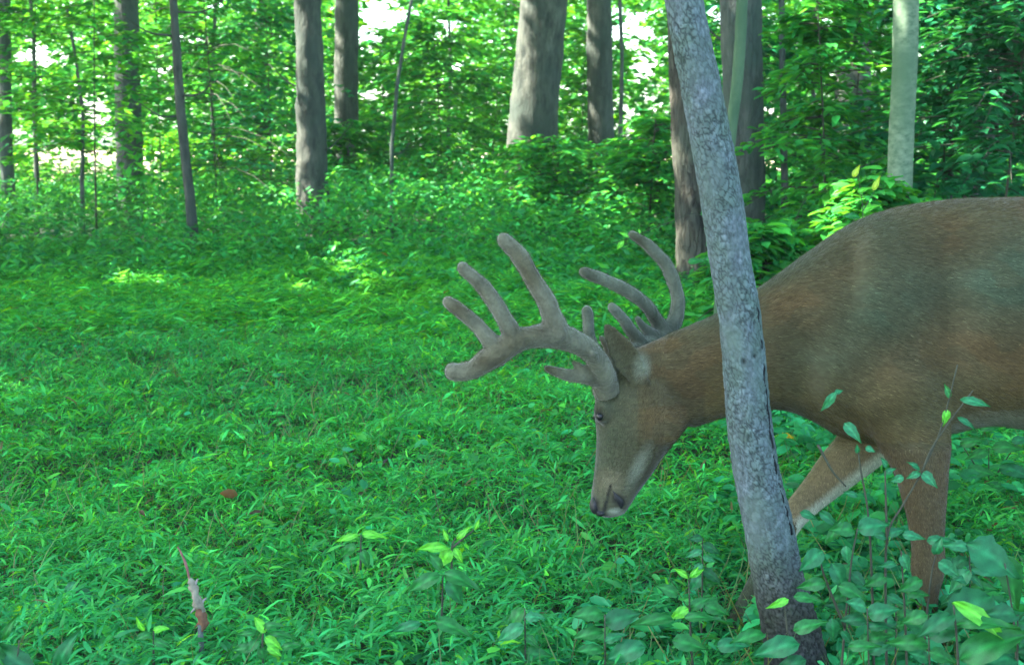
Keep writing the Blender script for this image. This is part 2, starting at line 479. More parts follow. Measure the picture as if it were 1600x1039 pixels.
def tree(name, label, pxpath, Y, mat, H=10.0, seg=16, rough=0.12, base_py=None, group='tree trunks of the wood', cat='tree', near=False):
    """pxpath: rows (px, py, width px) from top to bottom, all at distance Y"""
    rows = []
    for (px, py, w) in pxpath[::-1]:
        p = at(px, py, Y); rows.append([p[0], p[1], p[2], w * m_px(Y) / 2])
    b = rows[0]
    gz = float(ground_z(b[0], b[1]))
    if b[2] > gz + 0.05:
        nx = rows[1]; k = (b[2] - gz) / max(nx[2] - b[2], .2)
        rows.insert(0, [b[0] - (nx[0] - b[0]) * min(k, .5) * .5, b[1], gz - 0.05, b[3] * 1.06])
    else:
        rows[0][2] = min(rows[0][2], gz - 0.02)
    t, s = rows[-1], rows[-2]
    sl = (t[0] - s[0]) / max(t[2] - s[2], .3)
    n_up = 5
    for k in range(1, n_up + 1):
        z = t[2] + (H - t[2]) * k / n_up
        rows.append([t[0] + sl * (z - t[2]) * 0.6 + 0.1 * math.sin(k * 2 + Y), Y + 0.12 * math.sin(k * 1.7 + t[0]), z, t[3] * (1 - 0.75 * k / n_up)])
    vis = 0
    V, F = make_trunk(rows, 1250 if near else 90, 128 if near else seg, Y * 3.1, rough, 0.30 if near else 0.25)
    root = thing(name, (rows[0][0], rows[0][1], gz), label, cat, group)
    tcol = None
    if near:   # plated bark: fissures between the plates, coarse dark plates at the foot
        ctr = np.array(V).reshape(-1, 128, 3).mean(1)
        rad_ = norm(V - np.repeat(ctr, 128, 0))
        tcol = np.ones((len(V), 3)); dd = np.zeros(len(V)); z0 = V[:, 2].min()
        for i in range(len(V)):
            p = V[i]
            if p[2] > 2.2: continue
            foot = min(1, max(0, (.33 - (p[2] - gz)) / .15))
            q = Vector((p[0] / .0085, p[1] / .0085, p[2] / .0125)); q += mnoise.noise_vector(q * .5) * .7
            dist, pts_ = mnoise.voronoi(q)
            e = dist[1] - dist[0]
            pl = mnoise.cell(pts_[0] * 7.3)
            big = mnoise.noise(Vector((p[0] * 24, p[1] * 24, p[2] * 9)))
            act = min(1, max(0, .72 + .9 * big + .8 * foot))
            cr_ = math.exp(-(e / .13) ** 2) * act
            dd[i] = -.0014 * cr_ * (1 + foot) + .0006 * pl + .0008 * big
            kk = (1 - .72 * cr_) * (.84 + .16 * pl)
            t3 = mnoise.noise(Vector((p[0] * 40 + 9, p[1] * 40, p[2] * 16)))
            tcol[i] = np.array([1 + .06 * t3, 1 + .06 * big, 1 + .12 * t3]) * kk * (1 - .62 * foot) * np.array([1 + .12 * foot, 1 - .08 * foot, 1 - .22 * foot])
        for (kx, ky, kr) in ((1162, 565, .0048), (1180, 557, .0035), (1158, 335, .004), (1196, 890, .004), (1128, 150, .004)):   # old knots and holes
            kp_ = at(kx, ky, Y - .04); d_ = np.linalg.norm((V - kp_) * [1, .6, .8], axis=1)
            g_ = np.exp(-(d_ / kr) ** 2); tcol *= (1 - .9 * g_)[:, None]; dd -= .004 * g_
        V = V + rad_ * dd[:, None]
    tr = link_mesh('trunk', np_mesh('trunk', V, F, tcol), mat, root)
    # limbs high up
    tubes = []
    top = np.array(rows[-1][:3])
    nl = 5 if rows[-1][3] > .012 else 3
    ends = []
    for k in range(nl):
        f = 0.55 + 0.4 * k / nl
        i = -1 - int((1 - f) * 4)
        st = np.array(rows[i][:3]); az = k * 2.4 + Y
        L = H * 0.16
        e = st + np.array([math.cos(az) * L, math.sin(az) * L, L * 0.8])
        mid = (st + e) / 2 + np.array([0, 0, -0.15 * L])
        pts = smooth_path([st, mid, e], 7)
        tubes.append(tube(pts, np.linspace(rows[i][3] * .6, .01, 7), 6)); ends.append(e)
    for k in range(0 if name in ('leaning_tree', 'slim_tree') or 'pale smooth' in label else int(rng.integers(2, 5))):
        zz = rng.uniform(.5, 1.05 + .11 * Y); A_ = np.array(rows); 
        o_ = np.argsort(A_[:, 2]); c_ = np.array([np.interp(zz, A_[o_, 2], A_[o_, q]) for q in range(4)])
        a_ = rng.choice([rng.uniform(-.6, .6), rng.uniform(2.5, 3.8)]); L_ = rng.uniform(.12, .5) * (1 if c_[3] > .03 else .6)
        h_ = np.array([math.cos(a_), math.sin(a_) * .6, rng.uniform(.1, .6)])
        p0 = c_[:3]; mid_ = p0 + h_ * L_ * .5 + np.array([0, 0, -.04]); e_ = p0 + h_ * L_ + np.array([0, 0, .1 * L_])
        bt = tube(smooth_path([p0, mid_, e_], 7), np.linspace(min(.014, c_[3] * .35), .003, 7), 6)
        link_mesh('branch', np_mesh('branch', bt[0], quads_to_tris(bt[1])), mat, root)
    V, F, c = tube_soup(tubes, (.1, .1, .1))
    link_mesh('limb', np_mesh('limb', V, F, c), mat, root)
    TREES.append((root, np.array([top[0], top[1]]), H))
    return root

tree('leaning_tree', 'slim leaning grey tree with plated bark in front of the deer', [(1068, 0, 57), (1098, 150, 62), (1124, 290, 65), (1144, 430, 65), (1156, 490, 66), (1164, 579, 69), (1172, 675, 71), (1184, 755, 73), (1200, 813, 77), (1209, 870, 78), (1220, 928, 80), (1238, 985, 84), (1250, 1050, 88)],
     2.42, M_BARK_NEAR, H=7.0, near=True, rough=0.05, group=None)
tree('tree', 'furrowed brown tree right behind the leaning grey tree', [(1066, -10, 50), (1073, 150, 52), (1080, 300, 54), (1086, 440, 58)], 9.0, M_BARK_BROWN, rough=.22, seg=28)
tree('tree', 'broad dark tree behind the slim olive stem right of the leaning tree', [(1158, -10, 62), (1160, 150, 62), (1163, 330, 64)], 10.5, M_BARK_DARK, rough=.15)
tree('tree', 'pale smooth tree trunk rising behind the shoulder of the deer', [(1416, -10, 38), (1414, 100, 38), (1409, 200, 38), (1404, 330, 38), (1402, 420, 40)], 7.2, M_BARK_PALE, rough=.05, seg=24)
tree('tree', 'distant grey tree between two thin dark stems left of the pale trunk', [(1337, -10, 46), (1336, 130, 48), (1335, 240, 50)], 17.0, M_BARK_GREY)
tree('tree', 'widest grey tree with sunlit patches on its left side', [(851, -10, 70), (841, 100, 72), (833, 200, 74), (826, 290, 80)], 15.0, M_BARK_GREY, rough=.14, seg=28)
tree('tree', 'straight grey tree just right of the widest sunlit trunk', [(936, -10, 38), (937, 120, 40), (939, 230, 42)], 16.5, M_BARK_GREY)
tree('tree', 'brown and grey tree with a long sunlit strip, left of a paler grey trunk', [(480, -10, 40), (484, 100, 42), (487, 220, 47), (489, 355, 52)], 13.0, M_BARK_GREY, rough=.16, seg=28)
tree('tree', 'pale grey straight tree right of the strip lit brown trunk', [(542, -10, 36), (541, 110, 37), (541, 260, 38)], 17.5, M_BARK_GREY)
tree('tree', 'dark grey straight tree standing in front of the bright clearing', [(197, -10, 36), (199, 120, 38), (204, 290, 42)], 15.5, M_BARK_DARK)
tree('tree', 'slim crooked grey tree between the dark trunk and the strip lit trunk', [(270, -10, 12), (276, 80, 13), (281, 160, 15), (290, 250, 15), (297, 310, 16), (303, 378, 17)], 11.0, M_BARK_GREY, H=7)
tree('tree', 'dark trunk cut by the left edge of the picture', [(6, -10, 18), (8, 100, 18), (9, 220, 20)], 14.5, M_BARK_DARK)
tree('tree', 'faint distant grey tree left of the strip lit trunk', [(412, -10, 28), (410, 120, 28), (408, 240, 30)], 23.0, M_BARK_GREY)
tree('tree', 'dark leaning tree under the shady foliage above the back of the deer', [(1580, 60, 26), (1558, 150, 26), (1538, 220, 27), (1520, 300, 29)], 9.5, M_BARK_DARK, H=8)
tree('slim_tree', 'slim smooth olive stem bending behind the leaning tree', [(1160, -10, 17), (1157, 60, 18), (1152, 130, 18), (1143, 200, 17), (1134, 290, 18), (1128, 400, 19)], 6.0, M_BARK_OLIVE, H=6, rough=.05, group=None)
lt = [o for o in bpy.data.objects if o.name == 'leaning_tree'][0]
sp_ = smooth_path([at(1183, 480, 2.396), at(1188, 530, 2.395), at(1195, 600, 2.394), at(1204, 680, 2.392), at(1214, 745, 2.390), at(1226, 790, 2.390), at(1238, 835, 2.388)], 40)
V, F = tube(sp_ + np.array([[.0015 * math.sin(i * 1.9), 0, 0] for i in range(40)]), .0012 + .0018 * np.abs(np.sin(np.arange(40) * .7)), 6)
link_mesh('bark_split', np_mesh('bark_split', V, F), plain_mat('bark_crack', (.012, .014, .016), .95, .05), lt)
THIN = [([(100, -10, 5), (118, 90, 5), (130, 180, 6), (128, 290, 7)], 13.0, 'thin dark sapling stem in front of the bright clearing'),
        ([(645, -10, 5), (632, 60, 5), (621, 130, 6), (612, 230, 6)], 12.5, 'thin leaning sapling stem between the pale grey trunk and the widest trunk'),
        ([(1221, -10, 9), (1223, 120, 10), (1226, 300, 11)], 10.5, 'thin dark stem right of the broad dark tree'),
        ([(1272, -10, 6), (1270, 100, 6), (1272, 220, 7)], 12.0, 'very thin dark stem halfway to the distant grey tree'),
        ([(47, -10, 6), (52, 50, 6), (55, 220, 8)], 16.0, 'thin dark stem near the trunk at the left edge'),
        ([(1488, -10, 7), (1490, 120, 8), (1484, 300, 9)], 9.0, 'thin dark stem right of the pale smooth trunk'),
        ([(700, -10, 4), (704, 100, 5), (700, 230, 6)], 19.0, 'faint thin stem left of the widest trunk'),
        ([(968, -10, 6), (972, 90, 6), (969, 240, 7)], 15.0, 'thin dark stem right of the straight grey tree by the sky gaps'),
        ([(338, -10, 6), (330, 120, 6), (335, 260, 8)], 17.0, 'thin grey stem right of the slim crooked tree')]
for pth, Y, lab in THIN:
    tree('sapling', lab, pth, Y, M_BARK_DARK, H=5.5, seg=8, group='thin bare sapling stems', cat='sapling')
# trees added around the view to shade it
for k, (x, y) in enumerate([(-9, 4), (-13, 9), (-8, 12), (-16, 3), (-11, 16), (-5, 8.5), (8, 5), (9, 14), (-4.5, 1.5), (5, 19)]):
    if k in (2, 5): x -= 3.5
    p = [x, y, 0, .17]
    H = 10
    gz = float(ground_z(x, y))
    rows = [[x, y, gz - .05, .2], [x + .05, y, 1.5, .17], [x, y + .1, 3.5, .15], [x + .1, y, 6, .11], [x, y, H, .04]]
    V, F = make_trunk(rows, 40, 12, k * 1.7, .12)
    root = thing('tree', (x, y, gz), 'grey forest tree added for shade beyond the edge of the picture', 'tree', 'shade trees added around the meadow')
    link_mesh('trunk', np_mesh('trunk', V, F), M_BARK_GREY, root)
    TREES.append((root, np.array([x, y]), H))

def canopy():
    n = 150000
    C = np.stack([rng.uniform(-26, 13, n), rng.uniform(0.5, 34, n), 0 * np.zeros(n)], 1)
    C[:, 2] = 6.2 + 4.5 * rng.random(n) + 0.8 * fbm(C[:, 0] * .5, C[:, 1] * .5, 9)
    dens = 0.75 + 0.35 * fbm(C[:, 0] * .9, C[:, 1] * .9, 3)
    C = C[rng.random(n) < dens]
    # extra crown leaves added sunward to keep direct sun off the meadow
    m = 52000
    z = rng.uniform(6.2, 10.5, m); gx = rng.uniform(-4.5, 3.5, m) ; gy = 1 + 10.5 * rng.random(m) ** 1.0 - rng.exponential(.8, m)
    sel = gy > .5; z, gx, gy = z[sel], gx[sel], gy[sel]
    E = np.stack([gx + SUN[0] * z / SUN[2], gy + SUN[1] * z / SUN[2], z], 1)
    C = np.vstack([C, E])
    C = C[sun_filter(C)]
    # thinner straight above the deer so that the blue skylight gets in
    over = (C[:, 1] < 3.2) & (C[:, 0] > -3)
    C = C[~over | (rng.random(len(C)) < 0.35)]
    pos = np.array([t[1] for t in TREES]); big = np.array([t[2] >= 7 for t in TREES])
    d = np.linalg.norm(C[:, None, :2] - pos[None], axis=2) + np.where(big, 0, 3)[None]
    own = d.argmin(1)
    for i, (root, xy, H) in enumerate(TREES):
        c = C[own == i]
        if not len(c):
            c = np.array([[xy[0], xy[1], H]]) + rng.normal(0, .4, (60, 3))
            c = c[sun_filter(c)]
        n = len(c)
        if n == 0: continue
        az = rng.uniform(0, 2 * np.pi, n)
        D = np.stack([np.cos(az), np.sin(az), rng.normal(-.2, .3, n)], 1)
        N = norm(rng.normal(0, .45, (n, 3)) + [0, 0, 1])
        V, F, col = leaf_soup(c, D, N, rng.uniform(.2, .34, n), rng.uniform(.13, .2, n), tints(n, G_BASE, G_YEL), T_diamond())
        o = link_mesh('crown', np_mesh('crown', V, F, col), M_LEAF, root)
canopy()

# ------------------------------------------------------------------ understory saplings and shrubs
def sprays(cx, cy, z0, z1, rad, nb, nleaf, lsize, base, alt, altp=.3, lean=(0, 0), flat=.22, droop=.25, shape=None, seedtwigs=True):
    """horizontal leafy sprays on a stem: returns leaf soup and twig soup"""
    Cs, Ds, Ns, Ls = [], [], [], []
    tw = []
    for b in range(nb):
        f = rng.random()
        z = z0 + (z1 - z0) * f
        az = rng.uniform(0, 2 * np.pi)
        L = rad * (1 - 0.55 * f) * rng.uniform(.6, 1.1)
        st = np.array([cx + lean[0] * f, cy + lean[1] * f, z])
        h = np.array([math.cos(az), math.sin(az), 0]); sd = np.array([-h[1], h[0], 0])
        up = rng.uniform(.05, .4)
        t = np.sort(rng.random(nleaf)) ** .7
        bx = st + (h * L)[None] * t[:, None] + np.stack([0 * t, 0 * t, L * (up * t - droop * 1.6 * t ** 2)], 1)
        side = np.where(np.arange(nleaf) % 2 == 0, 1, -1)
        offs = side * rng.uniform(0, .34, nleaf) * L * (1.05 - t)
        c = bx + sd[None] * offs[:, None] + rng.normal(0, .02, (nleaf, 3))
        d = h[None] * .55 + sd[None] * side[:, None] * .9 + rng.normal(0, .25, (nleaf, 3)); d[:, 2] -= .18
        n_ = norm(rng.normal(0, flat, (nleaf, 3)) + [0, 0, 1])
        Cs.append(c); Ds.append(d); Ns.append(n_); Ls.append(lsize * rng.uniform(.6, 1.25, nleaf))
        if seedtwigs:
            tt = np.linspace(0, 1, 4)
            pts = st + (h * L)[None] * tt[:, None] + np.stack([0 * tt, 0 * tt, L * (up * tt - droop * 1.6 * tt ** 2)], 1)
            tw.append(tube(pts, np.linspace(.006, .002, 4), 4, cap=False))
    C = np.concatenate(Cs); D = np.concatenate(Ds); Nn = np.concatenate(Ns); L = np.concatenate(Ls)
    return C, D, Nn, L, tw

def understory(name, label, px, Y, z0, z1, rad, nb, nleaf, lsize, base, alt, altp, cat, group, stem_r=.012, base_gap=True):
    x = (px - 800) / F_PX * Y
    gz = float(ground_z(x, Y))
    root = thing(name, (x, Y, gz), label, cat, group)
    lean = (rng.normal(0, .15), rng.normal(0, .15))
    C, D, N, L, tw = sprays(x, Y, max(z0, gz + .1), z1, rad, nb, nleaf, lsize, base, alt, lean=lean)
    kp = ~in_shaft(C)
    if Y > 10.8: kp &= ~(in_opening(C, .95) & (rng.random(len(C)) < np.where((C[:, 2] < 1.7) & (C[:, 0] < -2), .70, .82)))
    C, D, N, L = C[kp], D[kp], N[kp], L[kp]
    V, F, c = leaf_soup(C, D, N, L, L * rng.uniform(.42, .6, len(L)), tints(len(C), base, alt, .28, altp), T_diamond() if Y > 9 else T_oval())
    o = link_mesh('foliage', np_mesh('foliage', V, F, c), M_LEAF, root)
    st = [[x, Y, gz - .03], [x + lean[0] * .2 + .02, Y, gz + (z1 - gz) * .4], [x + lean[0], Y + lean[1], z1]]
    V1 = tube(smooth_path(st, 8), np.linspace(stem_r, .004, 8), 6)
    tw.append(V1)
    V, F, c = tube_soup(tw, (.1, .1, .1))
    link_mesh('stem', np_mesh('stem', V, F), M_TWIG, root)
    return root

SB = [  # px, Y, z0, z1, rad, branches, label, yellowness, tone
    (60, 13.5, 1.2, 3.4, 1.3, 60, 'leafy understory bush hanging between the left edge trunk and the thin dark stem', .3, 0),
    (150, 12.0, .9, 3.0, 1.1, 50, 'leafy branches over the bright clearing left of the dark grey trunk', .35, 0),
    (340, 13.5, .6, 3.2, 1.3, 80, 'dense green bush right of the slim crooked tree', .18, 0),
    (425, 15.5, .5, 3.2, 1.4, 80, 'shady green bush just left of the strip lit trunk', .1, 1),
    (255, 16.5, 1.6, 4.0, 1.4, 55, 'green bush high between the dark trunk and the slim crooked tree', .35, 0),
    (605, 18.8, .3, 2.6, 1.5, 80, 'green bush right of the pale grey trunk', .35, 0),
    (690, 15.6, .2, 2.6, 1.3, 95, 'large leafy bush left of the widest sunlit trunk', .22, 0),
    (765, 16.8, .2, 3.0, 1.3, 70, 'leafy sapling behind the left side of the widest trunk', .3, 0),
    (880, 12.8, .1, 1.05, 1.2, 60, 'low green bush just right of the foot of the widest trunk', .2, 0),
    (905, 20.0, .8, 3.6, 1.0, 45, 'loose foliage between the two grey trunks at the centre', .35, 0),
    (1000, 13.5, .2, 1.35, 1.1, 45, 'green bush right of the straight grey tree, below the sky gaps', .4, 0),
    (1010, 11.0, -.05, 1.2, .9, 60, 'dense low bush left of the furrowed brown tree', .15, 0),
    (1215, 11.8, .2, 2.5, .9, 75, 'layered dark green sapling right of the broad dark tree', .12, 1),
    (1285, 8.6, .1, 2.0, .75, 65, 'layered leafy sapling left of the distant grey tree', .2, 0),
    (1320, 10.5, .5, 2.6, 1.1, 75, 'dense green sapling in front of the distant grey tree', .2, 0),
    (1300, 6.6, -.05, .85, .6, 60, 'small bush with sunlit white leaves above the neck of the deer', .3, 0),
    (1220, 6.2, -.05, .62, .5, 50, 'low leafy bush between the leaning tree and the back of the deer', .2, 0),
    (1470, 9.0, .3, 2.3, 1.0, 75, 'dark layered sapling right of the pale smooth trunk', .05, 1),
    (1560, 8.0, .9, 2.4, 1.1, 85, 'dark overhanging foliage in the upper right corner', .03, 2),
    (1640, 9.5, .1, 2.4, 1.2, 80, 'shady bush at the right edge above the deer', .05, 2),
    (1520, 11.5, .2, 2.6, 1.2, 70, 'shady foliage behind the dark leaning tree', .08, 1),
    (1440, 6.8, -.05, .75, .5, 45, 'low green bush at the foot of the pale smooth trunk', .25, 0),
    (1105, 13.5, .9, 3.0, 1.0, 45, 'green foliage showing between the leaning tree and the broad dark tree', .35, 0),
    (505, 18.5, .8, 3.8, 1.2, 50, 'foliage between the strip lit trunk and the pale grey trunk', .4, 0),
    (840, 14.0, .1, .95, 1.0, 60, 'leafy green bush in front of the foot of the widest trunk', .3, 0),
    (535, 15.8, .1, 1.25, 1.2, 60, 'leafy green bush in front of the foot of the pale grey trunk', .35, 0),
    (95, 17.5, .1, 1.3, 1.6, 60, 'thin yellow green bush standing in the light of the clearing', .8, 0),
    (240, 18.0, .1, 1.1, 1.6, 60, 'sunlit yellow green bush just right of the dark grey trunk', .85, 0),
    (365, 17.0, .1, 1.0, 1.5, 75, 'glowing yellow green bush low between the slim crooked tree and the strip lit trunk', .9, 0),
]
TONES = [(G_BASE, G_YEL), (G_TEAL, G_BASE), (G_DEEP, G_TEAL)]
for (px, Y, z0, z1, rad, nb, lab, yel, tone) in SB:
    b, a = TONES[tone]
    ls = .10 if Y < 9 else .12
    understory('understory_bush', lab, px, Y, z0, z1, rad, int(nb * 1.2), 36, ls, b, a if tone else G_YEL, yel, 'bush', 'understory bushes of the wood')

def undergrowth():
    """low weedy growth along the far side of the meadow, one mass"""
    parts = []
    n = 95000
    Y = 8.2 + 9 * rng.random(n) ** 1.15; X = rng.uniform(-.5, .5, n) * Y * 1.0
    h = .10 + .74 * np.clip((Y - 8.2) / 4.6, 0, 1) ** 1.2 + (.06 + .16 * np.clip((Y - 8.5) / 4, 0, 1)) * fbm(X * 1.2, Y * 1.1, 6.) + .10 * fbm(X * 3.3, Y * 2.7, 2.)
    h = np.where(X / Y < -.15, h * .74, h)
    h = np.clip(h, .06, 1.15)
    Z = ground_z(X, Y) + h * rng.random(n) ** .6
    az = rng.uniform(0, 2 * np.pi, n)
    D = np.stack([np.cos(az), np.sin(az), rng.normal(.1, .4, n)], 1)
    N = norm(rng.normal(0, .4, (n, 3)) + [0, 0, 1])
    L = rng.uniform(.045, .11, n)
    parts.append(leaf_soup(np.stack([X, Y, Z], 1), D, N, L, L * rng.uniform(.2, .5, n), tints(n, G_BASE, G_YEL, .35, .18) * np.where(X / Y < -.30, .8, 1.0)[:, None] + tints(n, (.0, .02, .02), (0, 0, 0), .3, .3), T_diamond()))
    V, F, c = merge(parts)
    o = link_mesh('undergrowth', np_mesh('undergrowth', V, F, c), M_LEAF)
    set_tag(o, 'low weedy undergrowth along the far side of the meadow', 'undergrowth', kind='stuff')
undergrowth()

def far_wood():
    n = 165000
    Y = rng.uniform(19, 46, n); X = rng.uniform(-.52, .56, n) * Y
    Z = rng.random(n) ** .9 * (1.2 + .135 * Y)
    q = fbm(X * .55 + Y * .1, Z * .9 + Y * .12, 1.5) + .25 * fbm(X * 1.7, Z * 2.1 + Y, 4.)
    u = X / Y * F_PX + 800
    thick = np.full(n, .0)
    thick = np.where((u < 270) & (Z < 1.15), -.25, thick)          # open clearing on the left
    thick = np.where((u >= 270) & (u < 430) & (Z < 1.0), .1, thick)
    thick = np.where(u > 1080, .3, thick)
    keep = q + thick > -.55
    keep &= ~(in_opening(np.stack([X, Y, Z], 1), .95) & (rng.random(n) < np.where((Z < 1.6) & (u < 440), .80, .96)))
    X, Y, Z = X[keep], Y[keep], Z[keep]; n = len(X)
    az = rng.uniform(0, 2 * np.pi, n)
    D = np.stack([np.cos(az), np.sin(az), rng.normal(-.1, .25, n)], 1)
    N = norm(rng.normal(0, .35, (n, 3)) + [0, 0, 1])
    L = rng.uniform(.14, .30, n)
    V, F, c = leaf_soup(np.stack([X, Y, Z], 1), D, N, L, L * rng.uniform(.45, .7, n), tints(n, G_BASE, G_YEL, .3, .36) * .92, T_diamond())
    o = link_mesh('distant_foliage', np_mesh('distant_foliage', V, F, c), M_LEAF)
    set_tag(o, 'sunlit foliage mass of the wood far behind the trunks', 'foliage', kind='stuff')
far_wood()

# ------------------------------------------------------------------ meadow of soft stilt grass
def meadow():
    parts = []
    def zone(y0, y1, dens, lmin, lmax, wr, T, hmul=1.0):
        # uniform area sampling in a trapezoid of the view
        A = (y1 - y0) * (y1 + y0) / 2 * 1.0
        n = int(A * dens)
        Y = np.sqrt(rng.uniform(y0 ** 2, y1 ** 2, n)); X = rng.uniform(-.5, .5, n) * Y * 1.02
        h = .13 + .05 * fbm(X * 2.2, Y * 2.2, 2.) + .055 * fbm(X * 6, Y * 6, 3.) + .05 * fbm(X * 15, Y * 13, 8.)
        h = np.clip(h, .02, .4) * hmul
        nearT = np.exp(-((X - 0.56) ** 2 + (Y - 2.4) ** 2) / .08)
        nearT = np.maximum(nearT, 1.55 * np.exp(-((X / Y - .188) ** 2 / .00055 + (Y - 2.62) ** 2 / .12)))
        nearT = np.maximum(nearT, np.exp(-((X - 0.85) ** 2 / .25 + (Y - 2.5) ** 2 / .2)))
        h *= 1 - .6 * nearT
        Z = ground_z(X, Y) + h * rng.random(n) ** .45
        # neighbouring blades share a direction a little (they grow along leaning stems)
        az = 2.5 * fbm(X * 8, Y * 8, 5.) + rng.normal(0, 1.3, n)
        D = np.stack([np.cos(az), np.sin(az), rng.normal(.10, .33, n)], 1)
        N = norm(rng.normal(0, .30, (n, 3)) + [0, 0, 1])
        L = rng.uniform(lmin, lmax, n) * np.exp(rng.normal(0, .15, n))
        t = tints(n, G_BASE, G_YEL, .34, .20) * 1.2
        tl = np.clip(.5 + .8 * fbm(X * 1.1, Y * .9, 7.) + .5 * np.clip((3.2 - Y), -.6, 1), 0, 1)[:, None]
        t = t * (1 - .6 * tl) + .6 * tl * tints(n, G_TEAL, G_BASE, .30, .3) * 1.2
        hi = rng.random(n) < .035
        t[hi] = np.array([.09, .36, .02]) * rng.uniform(.8, 1.15, (int(hi.sum()), 1))
        t = t * 1.16
        gp = np.exp(-((X / Y + .105) / .085) ** 2 - ((Y - 8.8) / 1.2) ** 2)[:, None] * .75   # sun patch painted into the blades as a yellower tint
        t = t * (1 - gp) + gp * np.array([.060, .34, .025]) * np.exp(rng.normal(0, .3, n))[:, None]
        dry = rng.random(n) < .004
        t[dry] = np.array([.12, .11, .05])
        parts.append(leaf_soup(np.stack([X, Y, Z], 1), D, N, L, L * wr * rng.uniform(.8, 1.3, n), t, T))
    zone(1.75, 3.6, 13000, .026, .055, .145, T_lance())
    zone(3.6, 6.2, 7600, .030, .062, .155, T_lance())
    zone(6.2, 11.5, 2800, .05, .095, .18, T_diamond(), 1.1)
    # thin stems
    n = 5000
    Y = np.sqrt(rng.uniform(1.9 ** 2, 6.5 ** 2, n)); X = rng.uniform(-.5, .5, n) * Y
    Z = ground_z(X, Y)
    az = rng.uniform(0, 6.28, n)
    D = np.stack([np.cos(az) * .6, np.sin(az) * .6, np.ones(n)], 1)
    L = rng.uniform(.1, .26, n)
    N = np.tile([0, -1., .1], (n, 1))
    parts.append(leaf_soup(np.stack([X, Y, Z], 1), D, N, L, .0028, tints(n, (.04, .14, .04), (.15, .12, .06), .3, .25), T_lance()))
    V, F, c = merge(parts)
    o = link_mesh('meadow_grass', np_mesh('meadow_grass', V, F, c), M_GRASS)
    set_tag(o, 'soft green stilt grass carpeting the forest floor', 'grass', kind='stuff')
meadow()

def weeds():
    def patch(name, label, n, umin, umax, y0, y1, hgt, l0, l1, tints_):
        Y = np.sqrt(rng.uniform(y0 ** 2, y1 ** 2, n)); U = rng.uniform(umin, umax, n); X = (U - 800) / F_PX * Y
        cl = fbm(X * 4, Y * 4, 2.2) > -.35
        X, Y = X[cl], Y[cl]; n = len(X)
        keep = (np.hypot(X - .55, Y - 2.42) > .09) & ~((np.abs(X / Y * F_PX + 800 - 1160) < 45) & (Y < 3)); X, Y = X[keep], Y[keep]; n = len(X)
        Z = ground_z(X, Y) + hgt * (.55 + .45 * fbm(X * 5, Y * 5, 1.)) * rng.random(n) ** .5
        az = rng.uniform(0, 6.28, n)
        D = np.stack([np.cos(az), np.sin(az), rng.normal(-.15, .3, n)], 1)
        N = norm(rng.normal(0, .4, (n, 3)) + [0, -.35, 1])
        L = rng.uniform(l0, l1, n)
        V, F, c = leaf_soup(np.stack([X, Y, Z], 1), D, N, L, L * rng.uniform(.42, .68, n), tints(n, *tints_), T_oval())
        o = link_mesh(name, np_mesh(name, V, F, c), M_BROAD)
        set_tag(o, label, 'weeds', kind='stuff')
    patch('low_weeds', 'low broad leaved weeds around the legs of the deer', 5200, 1150, 1680, 2.05, 3.1, .20, .03, .065, (G_TEAL, G_BASE, .3, .5))
    patch('low_weeds', 'rounded leaves of low weeds behind the deer and the leaning tree', 7500, 1120, 1660, 3.2, 8.0, .34, .04, .08, (G_BASE, G_TEAL, .3, .4))
    patch('low_weeds', 'scattered broad leaves mixed into the near edge of the meadow', 650, -60, 1150, 2.05, 2.7, .17, .03, .06, (G_BASE, G_TEAL, .25, .4))
weeds()

def meadow_mix():
    n = 5200
    Y = np.sqrt(rng.uniform(2.2 ** 2, 8.5 ** 2, n)); X = rng.uniform(-.47, .30, n) * Y
    k = (fbm(X * 2.3, Y * 2.1, 7.7) > -.1) & ~((np.abs(X / Y - .188) < .02) & (Y < 3.1)); X, Y = X[k], Y[k]; n = len(X)
    Z = ground_z(X, Y) + .06 + .10 * rng.random(n)
    az = rng.uniform(0, 6.28, n)
    D = np.stack([np.cos(az), np.sin(az), rng.normal(-.05, .35, n)], 1)
    N = norm(rng.normal(0, .4, (n, 3)) + [0, -.2, 1])
    L = rng.uniform(.018, .048, n)
    V, F, c = leaf_soup(np.stack([X, Y, Z], 1), D, N, L, L * rng.uniform(.4, .75, n), tints(n, G_TEAL, G_YEL, .35, .3) * 1.2, T_oval())
    o = link_mesh('clover_leaves', np_mesh('clover_leaves', V, F, c), M_GRASS)
    set_tag(o, 'small rounded leaves of other herbs mixed through the meadow grass', 'herbs', kind='stuff')
    n = 900
    Y = np.sqrt(rng.uniform(2.2 ** 2, 8 ** 2, n)); X = rng.uniform(-.47, .45, n) * Y
    k = fbm(X * 1.6, Y * 1.9, 3.1) > .15; X, Y = X[k], Y[k]; n = len(X)
    Z = ground_z(X, Y) + .05 + .09 * rng.random(n)
    az = rng.uniform(0, 6.28, n)
    D = np.stack([np.cos(az), np.sin(az), rng.normal(0, .3, n)], 1)
    N = norm(rng.normal(0, .6, (n, 3)) + [0, 0, 1]); L = rng.uniform(.02, .055, n)
    V, F, c = leaf_soup(np.stack([X, Y, Z], 1), D, N, L, L * rng.uniform(.12, .6, n), tints(n, (.10, .065, .04), (.05, .045, .03), .3, .5), T_oval())
    o = link_mesh('dead_leaves', np_mesh('dead_leaves', V, F, c), M_GRASS)
    set_tag(o, 'brown dead leaves and bits caught in the meadow grass', 'leaf litter', kind='stuff')
meadow_mix()

